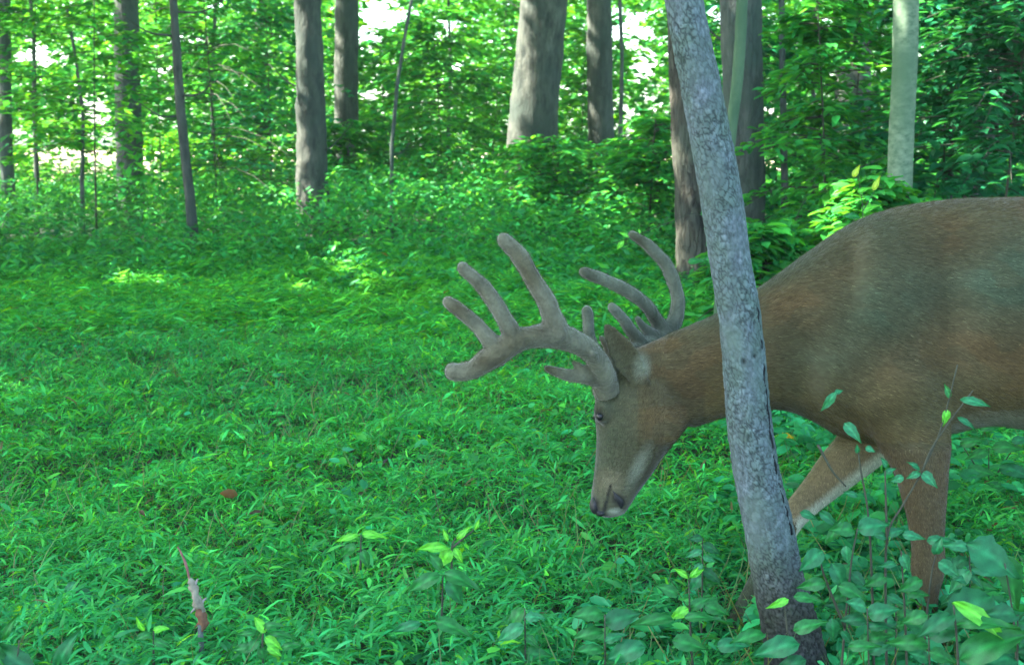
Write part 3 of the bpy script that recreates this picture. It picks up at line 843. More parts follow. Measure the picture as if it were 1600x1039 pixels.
# ------------------------------------------------------------------ the deer
YD = 2.80
def loft(sections, nring, seg=28, power=2.0):
    """sections: (topx, topy, botx, boty, halfwidth_m, Y)"""
    rows = []
    for (tx, ty, bx, by, hw, Y) in sections:
        a = at(tx, ty, Y); b = at(bx, by, Y)
        rows.append(np.concatenate([a, b, [hw]]))
    Rr = smooth_path(rows, nring)
    th = np.linspace(0, 2 * np.pi, seg, endpoint=False)
    V = []
    for r in Rr:
        c = (r[:3] + r[3:6]) / 2; u = (r[:3] - r[3:6]) / 2; w = np.array([0, r[6], 0])
        cu = np.sign(np.cos(th)) * np.abs(np.cos(th)) ** (2 / power); sw = np.sign(np.sin(th)) * np.abs(np.sin(th)) ** (2 / power)
        V.append(c + cu[:, None] * u + sw[:, None] * w)
    V = np.array(V).reshape(-1, 3); n = nring
    i = np.arange(n - 1)[:, None] * seg; j = np.arange(seg)[None]; j2 = (j + 1) % seg
    F = np.stack([i + j, i + j2, i + seg + j2, i + seg + j], -1).reshape(-1, 4)
    c0 = V[:seg].mean(0); c1 = V[-seg:].mean(0)
    V = np.vstack([V, c0, c1]); j = np.arange(seg); k0, k1 = n * seg, n * seg + 1
    F = quads_to_tris(F)
    F = np.vstack([F, np.stack([np.full(seg, k0), (j + 1) % seg, j], 1), np.stack([np.full(seg, k1), (n - 1) * seg + j, (n - 1) * seg + (j + 1) % seg], 1)])
    return V, F

def ellipsoid(c, r, seg=20):
    th = np.linspace(0, np.pi, seg // 2 + 1); ph = np.linspace(0, 2 * np.pi, seg, endpoint=False)
    V = np.stack([np.sin(th)[:, None] * np.cos(ph), np.sin(th)[:, None] * np.sin(ph), np.cos(th)[:, None] * np.ones(seg)], -1).reshape(-1, 3)
    V = V * np.asarray(r) + np.asarray(c)
    n = len(th)
    i = np.arange(n - 1)[:, None] * seg; j = np.arange(seg)[None]; j2 = (j + 1) % seg
    F = np.stack([i + j, i + j2, i + seg + j2, i + seg + j], -1).reshape(-1, 4)
    return V, quads_to_tris(F)

def remeshed(parts, voxel, smooth_it, name):
    off = 0; V = []; F = []
    for v, f in parts:
        V.append(v); F.append(f + off); off += len(v)
    me = np_mesh('tmp', np.concatenate(V), np.concatenate(F))
    o = bpy.data.objects.new('tmp', me); COL.objects.link(o)
    bm = bmesh.new(); bm.from_mesh(me); bmesh.ops.remove_doubles(bm, verts=bm.verts, dist=1e-6); bmesh.ops.recalc_face_normals(bm, faces=bm.faces); bm.to_mesh(me); bm.free()
    m = o.modifiers.new('r', 'REMESH'); m.mode = 'VOXEL'; m.voxel_size = voxel
    s = o.modifiers.new('s', 'SMOOTH'); s.iterations = smooth_it; s.factor = .5
    dg = bpy.context.evaluated_depsgraph_get(); dg.update()
    out = bpy.data.meshes.new_from_object(o.evaluated_get(dg)); out.name = name
    bpy.data.objects.remove(o); bpy.data.meshes.remove(me)
    out.polygons.foreach_set('use_smooth', np.ones(len(out.polygons), bool))
    return out

def co_of(me):
    a = np.empty(len(me.vertices) * 3, np.float32); me.vertices.foreach_get('co', a); return a.reshape(-1, 3).astype(float)
def no_of(me):
    a = np.empty(len(me.vertices) * 3, np.float32); me.vertices.foreach_get('normal', a); return a.reshape(-1, 3).astype(float)
def project(P):
    """photo pixel of world points (used to read the coat pattern in the animal's side view)"""
    q = P - np.array([0, 0, CAM_H])
    z = q[:, 1] * cp - q[:, 2] * sp; yv = q[:, 1] * sp + q[:, 2] * cp
    return 800 + q[:, 0] / z * F_PX, 519.5 - yv / z * F_PX

def px_tube(rows, n=24, seg=14, fat=1.06):
    """rows px, py, Y, radius_px -> capped, round-ended tube"""
    P = []
    for (px, py, Y, r) in rows:
        P.append(np.concatenate([at(px, py, Y), [r * fat * m_px(YD)]]))
    S = smooth_path(P, n)
    pts, r = S[:, :3], S[:, 3]
    # round the tip
    d = norm(pts[-1] - pts[-2]); rt = r[-1]
    ex = [pts[-1] + d * rt * k for k in (.45, .8, .97)]; er = [rt * .88, rt * .6, rt * .25]
    V, F = tube(np.vstack([pts, ex]), np.concatenate([r, er]), seg)
    return V, quads_to_tris(F)

def build_deer():
    Yn = YD
    # torso + neck
    body = loft([
        (985, 548, 1045, 640, .045, Yn - .02),
        (1010, 540, 1080, 668, .062, Yn - .01),
        (1060, 516, 1132, 654, .070, Yn),
        (1120, 488, 1172, 641, .080, Yn),
        (1190, 447, 1222, 640, .10, Yn),
        (1260, 397, 1268, 656, .125, Yn),
        (1330, 349, 1318, 684, .145, Yn),
        (1400, 324, 1385, 694, .160, Yn + .005),
        (1480, 313, 1465, 678, .170, Yn + .01),
        (1550, 310, 1545, 664, .180, Yn + .01),
        (1640, 310, 1640, 672, .190, Yn + .02),
        (1760, 318, 1760, 668, .185, Yn + .02),
        (1870, 312, 1880, 628, .175, Yn + .02),
        (1955, 335, 1960, 590, .14, Yn + .02),
        (2000, 390, 2005, 520, .07, Yn + .02)], 90, 40, 2.15)
    # head, profile, pointing down
    head = loft([
        (985, 540, 1062, 610, .035, Yn - .02),
        (952, 560, 1078, 640, .062, Yn - .03),
        (934, 598, 1074, 664, .076, Yn - .035),
        (929, 640, 1056, 686, .075, Yn - .04),
        (932, 682, 1036, 712, .062, Yn - .045),
        (930, 722, 1016, 742, .050, Yn - .05),
        (926, 755, 998, 768, .043, Yn - .055),
        (923, 780, 984, 790, .040, Yn - .06),
        (928, 798, 976, 801, .032, Yn - .06),
        (943, 808, 964, 806, .014, Yn - .06)], 60, 32, 2.2)
    parts = [body, head]
    def ell(px, py, Y, rx, rz, ry):
        return ellipsoid(at(px, py, Y), (rx * m_px(YD), ry, rz * m_px(YD)))
    # brow and cheek, lips, nostril wing
    parts += [ell(942, 642, Yn - .088, 15, 22, .022), ell(1022, 668, Yn - .085, 44, 36, .03),
              ell(940, 787, Yn - .085, 16, 15, .02), ell(958, 797, Yn - .075, 16, 9, .022),
              ell(948, 603, Yn - .075, 18, 14, .028)]
    # shoulder, elbow and ribs relief
    parts += [ell(1405, 610, Yn - .105, 80, 80, .062), ell(1320, 590, Yn - .06, 45, 60, .08),
              ]
    def leg(rows, n=40):
        P = []
        for (px, py, Y, rx, ry) in rows:
            P.append(np.concatenate([at(px, py, Y), [rx * m_px(YD), ry]]))
        S = smooth_path(P, n)
        V, F = tube(S[:, :3], S[:, 3:5], 20)
        return V, quads_to_tris(F)
    gnear = 214 + 2028 * 1.07 / (Yn - .1)
    # near fore leg, straight down
    YL = Yn - .11
    parts.append(leg([(1400, 600, YL, 80, .06), (1428, 680, YL, 58, .055), (1440, 735, YL, 42, .045), (1447, 790, YL, 33, .035), (1450, 850, YL, 26, .028),
                      (1450, 893, YL, 27, .030), (1449, 925, YL, 19, .022), (1448, 975, YL, 15, .018), (1446, 1010, YL, 16, .019), (1440, 1030, YL - .01, 19, .022), (1432, 1047, YL - .02, 20, .024)]))
    # far fore leg reaching forward
    YF = Yn + .10
    parts.append(leg([(1400, 610, YF, 75, .055), (1360, 680, YF, 52, .05), (1318, 725, YF, 38, .042), (1275, 768, YF, 29, .034), (1240, 805, YF - .04, 23, .027),
                      (1220, 838, YF - .06, 21, .026), (1198, 878, YF - .09, 15, .018), (1171, 932, YF - .13, 14, .017), (1158, 962, YF - .15, 17, .02), (1140, 990, YF - .17, 17, .02)]))
    # hind legs, outside the picture
    for sx, Yh, o in ((0, Yn - .11, 0), (110, Yn + .12, 1)):
        f = 1 if o == 0 else .96
        parts.append(leg([(1900 + sx * .3, 480, Yh, 110, .08), (1870 + sx * .5, 600, Yh, 80, .07), (1865 + sx * .8, 680, Yh, 50, .05), (1900 + sx, 740, Yh, 32, .035),
                          (1945 + sx, 800, Yh, 24, .027), (1945 + sx, 840, Yh, 19, .022), (1925 + sx, 900, Yh, 16, .019), (1910 + sx, 960, Yh, 15, .018), (1898 + sx, 985 if o else 1010, Yh, 18, .02), (1885 + sx, 1000 if o else 1040, Yh, 19, .022)]))
    # tail
    parts.append(leg([(1990, 380, Yn + .02, 20, .03), (2020, 430, Yn + .02, 24, .03), (2030, 500, Yn + .02, 20, .025), (2024, 560, Yn + .02, 6, .008)], 14))
    # ears, thick leaf shapes
    def ear(base, tip, Yb, Yt, w, side):
        bp, tp = at(*base, Yb), at(*tip, Yt)
        ax = norm(tp - bp); ln = np.linalg.norm(tp - bp)
        view = np.array([0, 1.0, 0]); s = norm(np.cross(ax, view)); nn = np.cross(s, ax)
        V = []; ts = np.linspace(0, 1, 14); seg = 18
        th = np.linspace(0, 2 * np.pi, seg, endpoint=False)
        for t in ts:
            ww = w * (0.42 + 1.25 * t - .2 * t * t) if t < .38 else w * .865 * max(1e-3, (1 - ((t - .38) / .62) ** 2.2)) ** .8
            c = bp + ax * ln * t
            cup = .45 * ww
            for a in th:
                cx, cy = math.cos(a), math.sin(a)
                V.append(c + s * cx * ww + nn * (cy * (.006 + .004 * (1 - t)) + cup * side * (cx * cx)))
        V = np.array(V); i = np.arange(13)[:, None] * seg; j = np.arange(seg)[None]; j2 = (j + 1) % seg
        F = quads_to_tris(np.stack([i + j, i + j2, i + seg + j2, i + seg + j], -1).reshape(-1, 4))
        V = np.vstack([V, V[:seg].mean(0), V[-seg:].mean(0)]); j = np.arange(seg)
        F = np.vstack([F, np.stack([np.full(seg, 14 * seg), (j + 1) % seg, j], 1), np.stack([np.full(seg, 14 * seg + 1), 13 * seg + j, 13 * seg + (j + 1) % seg], 1)])
        return V, F
    parts.append(ear((1006, 602), (943, 503), Yn - .085, Yn - .125, .038, -1))
    parts.append(ear((1010, 575), (1058, 548), Yn + .04, Yn + .14, .034, 1))
    me = remeshed(parts, .0055, 5, 'body')
    # relax the trunk of the body more than the head
    tmp = bpy.data.objects.new('tmp', me); COL.objects.link(tmp)
    vg = tmp.vertex_groups.new(name='trunk')
    uu, vv_ = project(co_of(me))
    vg.add([int(i) for i in np.nonzero((uu > 1090) & (vv_ < 700))[0]], 1.0, 'REPLACE')
    sm = tmp.modifiers.new('s', 'SMOOTH'); sm.iterations = 90; sm.factor = .5; sm.vertex_group = 'trunk'
    dg = bpy.context.evaluated_depsgraph_get(); dg.update()
    me2 = bpy.data.meshes.new_from_object(tmp.evaluated_get(dg)); bpy.data.objects.remove(tmp); bpy.data.meshes.remove(me)
    me = me2; me.name = 'body'
    P = co_of(me); Nn = no_of(me)
    # small muscle and hide relief
    d = np.array([mnoise.noise(Vector(p * 7)) * .004 + mnoise.noise(Vector(p * 22)) * .0012 for p in P])
    headmask = (P[:, 0] < .28)
    u, v = project(P)
    side = np.clip(-Nn[:, 1] * 1.6 - .2, 0, 1)
    for (gu, gv, ru, rv, am) in [(1375, 460, 62, 115, .020), (1420, 600, 52, 46, .020), (1482, 500, 30, 110, -.014), (1600, 470, 60, 110, .010), (1255, 570, 32, 60, -.011), (1300, 600, 34, 40, .012),
                                 (1210, 500, 70, 26, .010), (1330, 420, 20, 90, -.008), (1545, 600, 60, 26, .008), (1100, 560, 60, 22, .008), (1075, 620, 40, 18, -.006), (1018, 655, 26, 24, .006), (985, 700, 20, 34, -.004),
                                 (1440, 700, 18, 40, .008), (1385, 660, 24, 30, -.008), (1520, 400, 34, 80, -.006), (1660, 520, 26, 90, -.006)]:
        d = d + am * side * np.exp(-((u - gu) / ru) ** 2 - ((v - gv) / rv) ** 2)
    P = P + Nn * (d * np.where(headmask, .6, 1))[:, None]
    me.vertices.foreach_set('co', P.astype(np.float32).ravel()); me.update()
    u, v = project(P)
    n1 = np.array([mnoise.noise(Vector((p[0] * 5, p[1] * 5, p[2] * 6))) for p in P])
    n2 = np.array([mnoise.noise(Vector((p[0] * 14, p[1] * 14, p[2] * 22))) for p in P])
    def mixc(c, k, m):
        m = np.clip(m, 0, 1)[:, None]; return c * (1 - m) + np.array(k) * m
    GREY = (.040, .072, .055); RUST = (.090, .064, .034); BROWN = (.052, .058, .038); WHITE = (.20, .25, .24); DARK = (.016, .018, .018)
    c = np.tile(np.array(GREY, float), (len(P), 1))
    c = mixc(c, RUST, .34 + 1.3 * n1)
    n3 = np.array([mnoise.noise(Vector((p[0] * 9 + 5, p[1] * 4, p[2] * 13))) for p in P])
    c = c * (1 + .38 * n3)[:, None]
    c = mixc(c, (.070, .088, .074), .4 * n3 - .08)  # bluish highlights of the muscles mixed into the coat colour as noise
    c = mixc(c, BROWN, .5 * (n2 > .05) * .6 + .3)
    # redder along the top line, neck side and legs
    c = mixc(c, RUST, .55 * np.clip((345 - v) / 30, 0, 1) * (u > 1200))
    legm = np.clip((v - 650) / 60, 0, 1) * (u > 1225)
    c = mixc(c, (.105, .072, .040), .6 * legm)
    c = mixc(c, (.095, .078, .036), .5 * np.clip((v - 560) / 60, 0, 1) * (u > 1100) * (v < 690))
    c = mixc(c, (.070, .080, .058), .55 * headmask * (u < 1120))
    # pale belly, inner far leg, throat, muzzle band
    c = mixc(c, WHITE, np.clip(-Nn[:, 2] * 2 - 1.0, 0, 1) * (u > 1470) * (v > 640) * (v < 720))
    far = P[:, 1] > YD + .03
    # distance along the back edge of the reaching leg
    edge = (u - (1235 + (790 - v) * 1.25))
    c = mixc(c, (.24, .22, .15), far * (v > 690) * (v < 850) * (u < 1420) * .45)
    c = mixc(c, (.42, .50, .48), np.clip((edge - 26) / 22, 0, 1) * far * (v > 690) * (v < 860) * (u < 1420) * .9)
    c = mixc(c, WHITE, np.clip(1.1 - np.hypot((u - 1000 + (v - 725) * .45) / 15, (v - 728) / 42), 0, 1) * .7 * (u < 1080))
    c = mixc(c, (.15, .15, .12), np.clip(1.2 - np.hypot((u - 955) / 24, (v - 752) / 22), 0, 1) * .7 * (u < 1080))
    c = mixc(c, WHITE, np.clip(1.15 - np.hypot((u - 962) / 15, (v - 800) / 7), 0, 1) * 1.5)
    c = mixc(c, WHITE, np.clip(1.2 - np.hypot((u - 1003) / 15, (v - 574) / 24), 0, 1) * (u < 1060) * .8)
    c = mixc(c, DARK, np.clip(1.25 - np.hypot((u - 928) / 9, (v - 789) / 15), 0, 1) * 1.5)
    c = mixc(c, DARK, np.clip(1.25 - np.hypot((u - 965 - (v - 778) * .4) / 11, (v - 781) / 11), 0, 1) * 1.5)
    c = mixc(c, DARK, np.clip(1.4 - np.abs(u - (955 - (v - 757) * .27)) / 2.6, 0, 1) * (v > 756) * (u < 980))
    c = mixc(c, DARK, np.clip((v - 803) / 3, 0, 1) * (u < 953))
    c = mixc(c, (.085, .085, .062), .5 * np.clip(1.3 - np.hypot((u - 942) / 17, (v - 652) / 22), 0, 1) * (u < 1100))
    c = mixc(c, (.018, .018, .016), 1.2 * np.clip(1.25 - np.hypot((u - 935) / 10, (v - 650) / 13), 0, 1))
    c = mixc(c, DARK, .5 * np.clip(1 - np.abs((u - 1072) / 40 + (v - 660) / 40) , 0, 1) * (v > 640) * (u < 1130) * 0)
    c = c * np.array([.76, .70, .53])
    a = me.color_attributes.new('tint', 'FLOAT_COLOR', 'POINT')
    cc = np.ones((len(P), 4), np.float32); cc[:, :3] = c; a.data.foreach_set('color', cc.ravel())
    root = thing('deer', at(1440, 1040, YD), 'buck deer in velvet antlers lowering its head behind the leaning tree', 'deer')
    root.location.z = float(ground_z(root.location.x, YD))
    coat = tint_mat('deer_coat', .95, .5, 90, .05, .25, .22, (.35, 1, 1.6), .003)
    b = link_mesh('body', me, coat, root)
    # fur: short hairs lying along the coat
    tri = np.empty(len(me.polygons) * 4, np.int32)
    me.calc_loop_triangles()
    lt = np.empty(len(me.loop_triangles) * 3, np.int32); me.loop_triangles.foreach_get('vertices', lt); lt = lt.reshape(-1, 3)
    A, B, Cc = P[lt[:, 0]], P[lt[:, 1]], P[lt[:, 2]]
    fn = np.cross(B - A, Cc - A); ar = np.linalg.norm(fn, axis=1) / 2; fn = norm(fn)
    tn = Nn[lt[:, 0]]
    ucen = u[lt[:, 0]]
    w = ar * (ucen < 1720) * (fn[:, 1] < .5)
    nh = 150000
    idx = rng.choice(len(lt), nh, p=w / w.sum())
    r1, r2 = rng.random(nh), rng.random(nh); s = np.sqrt(r1)
    pos = A[idx] * (1 - s)[:, None] + B[idx] * (s * (1 - r2))[:, None] + Cc[idx] * (s * r2)[:, None]
    hu, hv = u[lt[idx, 0]], v[lt[idx, 0]]
    bare = (np.hypot((hu - 936), (hv - 651)) < 9) | ((hu < 945) & (hv > 776)) | ((np.abs(hu - 967) < 11) & (np.abs(hv - 780) < 13))
    pos, idx = pos[~bare], idx[~bare]; nh = len(idx)
    n = Nn[lt[idx, 0]]
    hu, hv = u[lt[idx, 0]], v[lt[idx, 0]]
    flow = np.tile(np.array([1.0, 0, -.35]), (nh, 1))
    onleg = (hv > 700) & (hu > 1140); flow[onleg] = [.15, 0, -1]
    onhead = (hu < 1040); flow[onhead] = [.35, 0, 1]
    neck = (hu >= 1040) & (hu < 1250) & (hv < 700); flow[neck] = [1, 0, .1]
    flow = flow + rng.normal(0, .16, (nh, 3))
    flow = norm(flow - (flow * n).sum(1)[:, None] * n)
    D = flow + n * rng.uniform(.12, .38, nh)[:, None]
    ln = np.where(onhead, .006, np.where(onleg, .008, .013)) * rng.uniform(.6, 1.2, nh)
    small = onhead & (hv > 760)
    ln = np.where(small, .0025, ln)
    tv = (np.array([[0, -.5, 0], [0, .5, 0], [1, 0, 0]]), np.array([[0, 1, 2]]))
    ti = c[lt[idx, 0]] * np.exp(rng.normal(.03, .32, nh))[:, None]
    V, F, col = leaf_soup(pos, D, n, ln, .0011, ti, tv)
    o = link_mesh('fur', np_mesh('fur', V, F, col), tint_mat('deer_hair', .8, 0, 50, .12, .0, .05), root)
    o['kind'] = 'stuff'
    # eye
    near_ = (np.abs(u - 938) < 4) & (np.abs(v - 651) < 4)
    ey = P[near_, 1].min()
    ec = at(937, 651, ey + .002)
    nm = plain_mat('nose_pad', (.010, .011, .012), .6, .3)
    nmx = remeshed([ellipsoid(at(929, 789, YD - .080), (.012, .022, .020)), ellipsoid(at(938, 800, YD - .085), (.012, .018, .009))], .003, 6, 'nose')
    link_mesh('nose', nmx, nm, root)
    V, F = loft([(956, 764, 960, 768, .002, YD - .094), (958, 769, 969, 776, .004, YD - .095), (959, 778, 975, 784, .004, YD - .096), (963, 787, 974, 790, .003, YD - .094), (966, 793, 972, 794, .002, YD - .093)], 14, 12)
    link_mesh('nostril', np_mesh('nostril', V, F), nm, root)
    em = plain_mat('deer_eye', (.005, .005, .006), .35, .35)
    V, F = ellipsoid(ec, (.0075, .0075, .0092))
    link_mesh('eye', np_mesh('eye', V, F), em, root)
    V, F = ellipsoid(at(935, 651, YD + .04), (.0125, .010, .0125))
    link_mesh('eye', np_mesh('eye', V, F), em, root)
    # nostrils
        # hooves
    hm = plain_mat('hoof', (.02, .02, .02), .5, .4)
    for (hx, hy, Y) in ((1430, 1050, YD - .13), (1138, 1000, YD - .07), (1882, 1046, YD - .11), (1992, 1000, YD + .12)):
        for k in (-1, 1):
            p = at(hx, hy, Y + k * .013)
            V, F = loft([(hx + 12, hy - 20, hx + 26, hy - 8, .010, Y + k * .013), (hx - 4, hy - 14, hx + 22, hy + 8, .012, Y + k * .013), (hx - 22, hy + 4, hx - 10, hy + 14, .007, Y + k * .013)], 8, 10)
            link_mesh('hoof', np_mesh('hoof', V, F), hm, root)
    # antlers in velvet
    vm = tint_mat('antler_velvet', .95, .5, 160, .05, .35, .18, (1, 1, 1), .002)
    def antler(tubes, tint):
        me = remeshed([px_tube(t) for t in tubes], .0032, 6, 'antler')
        P = co_of(me); Nn = no_of(me)
        d = np.array([mnoise.noise(Vector(p * 70)) * .0011 + mnoise.noise(Vector(p * 24)) * .0028 for p in P])
        d -= .0010 * np.abs(np.sin(P[:, 1] * 420 + 3 * np.sin(P[:, 0] * 30)))     # vein grooves under the velvet
        n9 = np.array([mnoise.noise(Vector((p[0] * 30, p[1] * 90, p[2] * 30))) for p in P])
        P = P + Nn * d[:, None]; me.vertices.foreach_set('co', P.astype(np.float32).ravel()); me.update()
        nn = np.array([mnoise.noise(Vector(p * 12)) for p in P])[:, None]
        c = np.array(tint) * (1 + .25 * nn + .35 * n9[:, None]) + np.clip(-nn, 0, 1) * np.array([-.02, -.03, -.03])
        a = me.color_attributes.new('tint', 'FLOAT_COLOR', 'POINT')
        cc = np.ones((len(P), 4), np.float32); cc[:, :3] = c; a.data.foreach_set('color', cc.ravel())
        o = link_mesh('antler', me, vm, root)
        # velvet fuzz
        nh = 36000; i = rng.integers(0, len(P), nh)
        D = Nn[i] + rng.normal(0, .5, (nh, 3))
        V, F, col = leaf_soup(P[i] + rng.normal(0, .001, (nh, 3)), D, np.cross(D, rng.normal(0, 1, (nh, 3))), rng.uniform(.002, .0052, nh), .0008, c[i] * rng.uniform(.8, 1.35, (nh, 1)), tv)
        f = link_mesh('velvet_fuzz', np_mesh('velvet_fuzz', V, F, col), bpy.data.materials['deer_hair'], o)
        f.location = (0, 0, 0); f['kind'] = 'stuff'
        return o
    n0 = YD - .085
    antler([
        [(950, 612, n0 + .01, 23), (946, 600, n0, 20), (942, 580, n0 - .03, 16.5), (925, 552, n0 - .06, 16), (897, 533, n0 - .09, 16), (865, 524, n0 - .11, 19), (830, 526, n0 - .13, 15.5), (800, 536, n0 - .14, 18), (770, 556, n0 - .14, 17.5), (742, 576, n0 - .135, 14), (712, 582, n0 - .12, 13), (707, 579, n0 - .115, 11.5)],
        [(872, 524, n0 - .11, 19), (864, 500, n0 - .115, 15.5), (852, 468, n0 - .12, 13.5), (829, 430, n0 - .125, 13), (806, 393, n0 - .13, 12), (786, 374, n0 - .135, 9)],
        [(806, 533, n0 - .14, 16), (795, 512, n0 - .145, 13), (778, 480, n0 - .15, 11.5), (752, 446, n0 - .155, 10.5), (724, 419, n0 - .16, 8.5)],
        [(778, 550, n0 - .14, 15), (760, 525, n0 - .14, 12), (735, 498, n0 - .14, 10.5), (700, 472, n0 - .14, 8.5)],
        [(945, 598, n0 - .01, 12), (922, 592, n0 - .03, 10), (885, 585, n0 - .05, 9), (856, 576, n0 - .06, 6)],
        [(925, 592, n0 - .03, 9), (910, 578, n0 - .04, 7.5), (897, 567, n0 - .045, 5)],
        [(952, 600, n0 + .02, 12), (958, 575, n0 + .02, 9), (950, 548, n0 + .015, 7.5), (940, 528, n0 + .01, 5)],
        [(935, 575, n0 - .04, 10), (930, 560, n0 - .075, 7), (926, 552, n0 - .095, 5)],
    ], (.086, .090, .060))
    f0 = YD + .03
    antler([
        [(962, 590, f0, 16), (975, 560, f0 + .06, 16), (1000, 545, f0 + .12, 16), (1025, 532, f0 + .17, 16), (1045, 515, f0 + .20, 15), (1056, 495, f0 + .21, 13), (1058, 460, f0 + .21, 11.5), (1044, 420, f0 + .21, 11), (1018, 388, f0 + .21, 10), (988, 367, f0 + .21, 7.5)],
        [(1040, 522, f0 + .19, 14), (1025, 500, f0 + .18, 12), (1008, 475, f0 + .16, 11), (980, 455, f0 + .14, 11), (945, 438, f0 + .13, 10.5), (913, 426, f0 + .12, 9)],
        [(1030, 528, f0 + .17, 10), (1010, 515, f0 + .15, 8), (996, 498, f0 + .14, 5)],
        [(1008, 540, f0 + .13, 13), (988, 520, f0 + .11, 10), (974, 500, f0 + .10, 8.5), (956, 480, f0 + .09, 7)],
        [(960, 580, f0, 10), (935, 555, f0 + .02, 9), (922, 525, f0 + .03, 9), (917, 487, f0 + .03, 9)],
    ], (.068, .082, .056))
    return root
build_deer()

# ------------------------------------------------------------------ broad-leaved plants near the camera
def big_leaf_mesh(kind, tint):
    """ovate leaf with folded midrib, side veins raised; length 1 along +X, width 1 across Y"""
    nu, nv = 11, 7
    us = np.linspace(0, 1, nu)
    V = []
    for u in us:
        if kind == 'round': hw = .5 * math.sin(math.pi * min(1, u ** .75)) ** .75
        elif kind == 'lance': hw = .5 * math.sin(math.pi * u ** .85) ** 1.05
        else: hw = .5 * math.sin(math.pi * u ** .68) ** .95 * (1 - .15 * u)
        hw *= 1 + .05 * math.sin(u * 23 + len(kind)) + (.05 * math.cos(u * 60) if kind == 'ovate' else 0)
        if kind == 'toothed': hw *= 1 + .10 * math.cos(u * 40)
        for j in range(nv):
            v = (j / (nv - 1) - .5) * 2
            y = v * hw
            z = .16 * abs(y) + .012 * math.cos((u * 1.0 - abs(v) * .13) * 2 * math.pi * 7) * abs(v) - .17 * u * u + .05 * math.sin(5 * u + 2 * v)
            V.append([u, y, z])
    V = np.array(V)
    i = (np.arange(nu - 1)[:, None] * nv + np.arange(nv - 1)[None]).ravel()
    F = np.stack([i, i + nv, i + nv + 1, i + 1], 1)
    vv = np.tile(np.abs(np.linspace(-1, 1, nv)), nu)
    base = np.array(tint)[None] * (1 + .45 * np.cos(np.repeat(us, nv) * 2 * np.pi * 7 - vv * 5)[:, None] * .5)
    base = np.where((vv < .05)[:, None], base * 1.7, base)
    return np_mesh('leaf', V, F, base)

LEAF_TINTS = {'teal': (.011, .110, .040), 'green': (.013, .115, .026), 'bright': (.070, .34, .03), 'pale': (.020, .145, .058), 'dark': (.010, .085, .030), 'yellow': (.22, .38, .03), 'gold': (.45, .33, .02)}
_leafcache = {}
def leaf_data(kind, tone):
    k = (kind, tone)
    if k not in _leafcache:
        m = big_leaf_mesh(kind, LEAF_TINTS[tone]); m.materials.append(M_BROAD); _leafcache[k] = m
    return _leafcache[k]

def plant(name, label, base, stems, leaves, cat='plant', group='broad leaved plants of the forest floor', stem_mat=None, stem_r=.0022):
    """base (px, Y); stems: list of px paths [(px,py,dY)...]; leaves: (px,py,dY, len_px, ang_deg, tilt, width_ratio, kind, tone)
    ang: direction the tip points in the picture plane (0 = right, 90 = up)"""
    px, Y = base
    x = (px - 800) / F_PX * Y
    gz = float(ground_z(x, Y))
    root = thing(name, (x, Y, gz), label, cat, group)
    tb = []
    for s in stems:
        pts = [at(a, b, Y + d) for (a, b, d) in s]
        n = max(6, 4 * len(pts))
        tb.append(tube(smooth_path(pts, n), np.linspace(stem_r * 1.3, stem_r * .6, n), 6))
    V, F, c = tube_soup(tb, (.05, .09, .04))
    link_mesh('stem', np_mesh('stem', V, F), stem_mat or M_TWIG, root)
    for (lx, ly, dY, L, ang, tilt, wr, kind, tone) in leaves:
        o = bpy.data.objects.new('leaf', leaf_data(kind, tone))
        COL.objects.link(o); o.parent = root
        p = at(lx, ly, Y + dY)
        a = R(ang)
        D = Vector((math.cos(a), rng.uniform(-.35, .05), math.sin(a))).normalized()
        # blade normal: mostly up and towards the viewer by tilt
        N = Vector((rng.normal(0, .15), -math.sin(R(tilt)), math.cos(R(tilt))))
        S = N.cross(D)
        if S.length < .15: S = Vector((0, 1, 0)).cross(D)
        S.normalize(); N2 = D.cross(S).normalized()
        from mathutils import Matrix
        Lm = L * m_px(Y + dY) * rng.uniform(.80, 1.1); wr *= rng.uniform(.8, 1.05)
        M = Matrix(((D.x * Lm, S.x * Lm * wr, N2.x * Lm, p[0] - x), (D.y * Lm, S.y * Lm * wr, N2.y * Lm, p[1] - Y), (D.z * Lm, S.z * Lm * wr, N2.z * Lm, p[2] - gz), (0, 0, 0, 1)))
        o.matrix_local = M
    return root

# right foreground
plant('woodland_plant', 'tall dark stemmed plant with pale paired leaves in front of the near foreleg', (1386, 2.30),
      [[(1386, 1075, 0), (1384, 960, 0), (1386, 840, 0), (1410, 790, 0), (1440, 738, 0), (1470, 670, 0), (1496, 570, 0)],
       [(1386, 850, 0), (1384, 780, 0), (1383, 735, 0)], [(1440, 738, 0), (1462, 690, .0), (1520, 610, 0)]],
      [(1438, 738, 0, 30, 200, 60, .6, 'ovate', 'pale'), (1440, 738, 0, 34, -40, 60, .55, 'ovate', 'pale'), (1438, 735, 0, 24, 140, 30, .5, 'ovate', 'teal'),
       (1412, 745, -.02, 26, 200, 70, .6, 'ovate', 'pale'), (1383, 738, 0, 24, 25, 60, .5, 'ovate', 'teal'), (1500, 624, 0, 46, -8, 55, .34, 'lance', 'pale'),
       (1484, 622, 0, 26, 110, 70, .5, 'ovate', 'green'), (1480, 640, 0, 30, -100, 70, .5, 'ovate', 'bright'), (1496, 652, 0, 34, -30, 60, .35, 'lance', 'teal'),
       (1386, 835, 0, 36, 20, 60, .55, 'ovate', 'teal'), (1386, 840, 0, 34, 160, 60, .5, 'ovate', 'teal'), (1410, 835, -.03, 46, -5, 50, .55, 'ovate', 'pale'),
       (1386, 900, 0, 40, 200, 60, .5, 'ovate', 'green'), (1386, 930, 0, 44, -20, 60, .5, 'ovate', 'teal'), (1386, 730, 0, 20, 120, 40, .6, 'ovate', 'teal')])
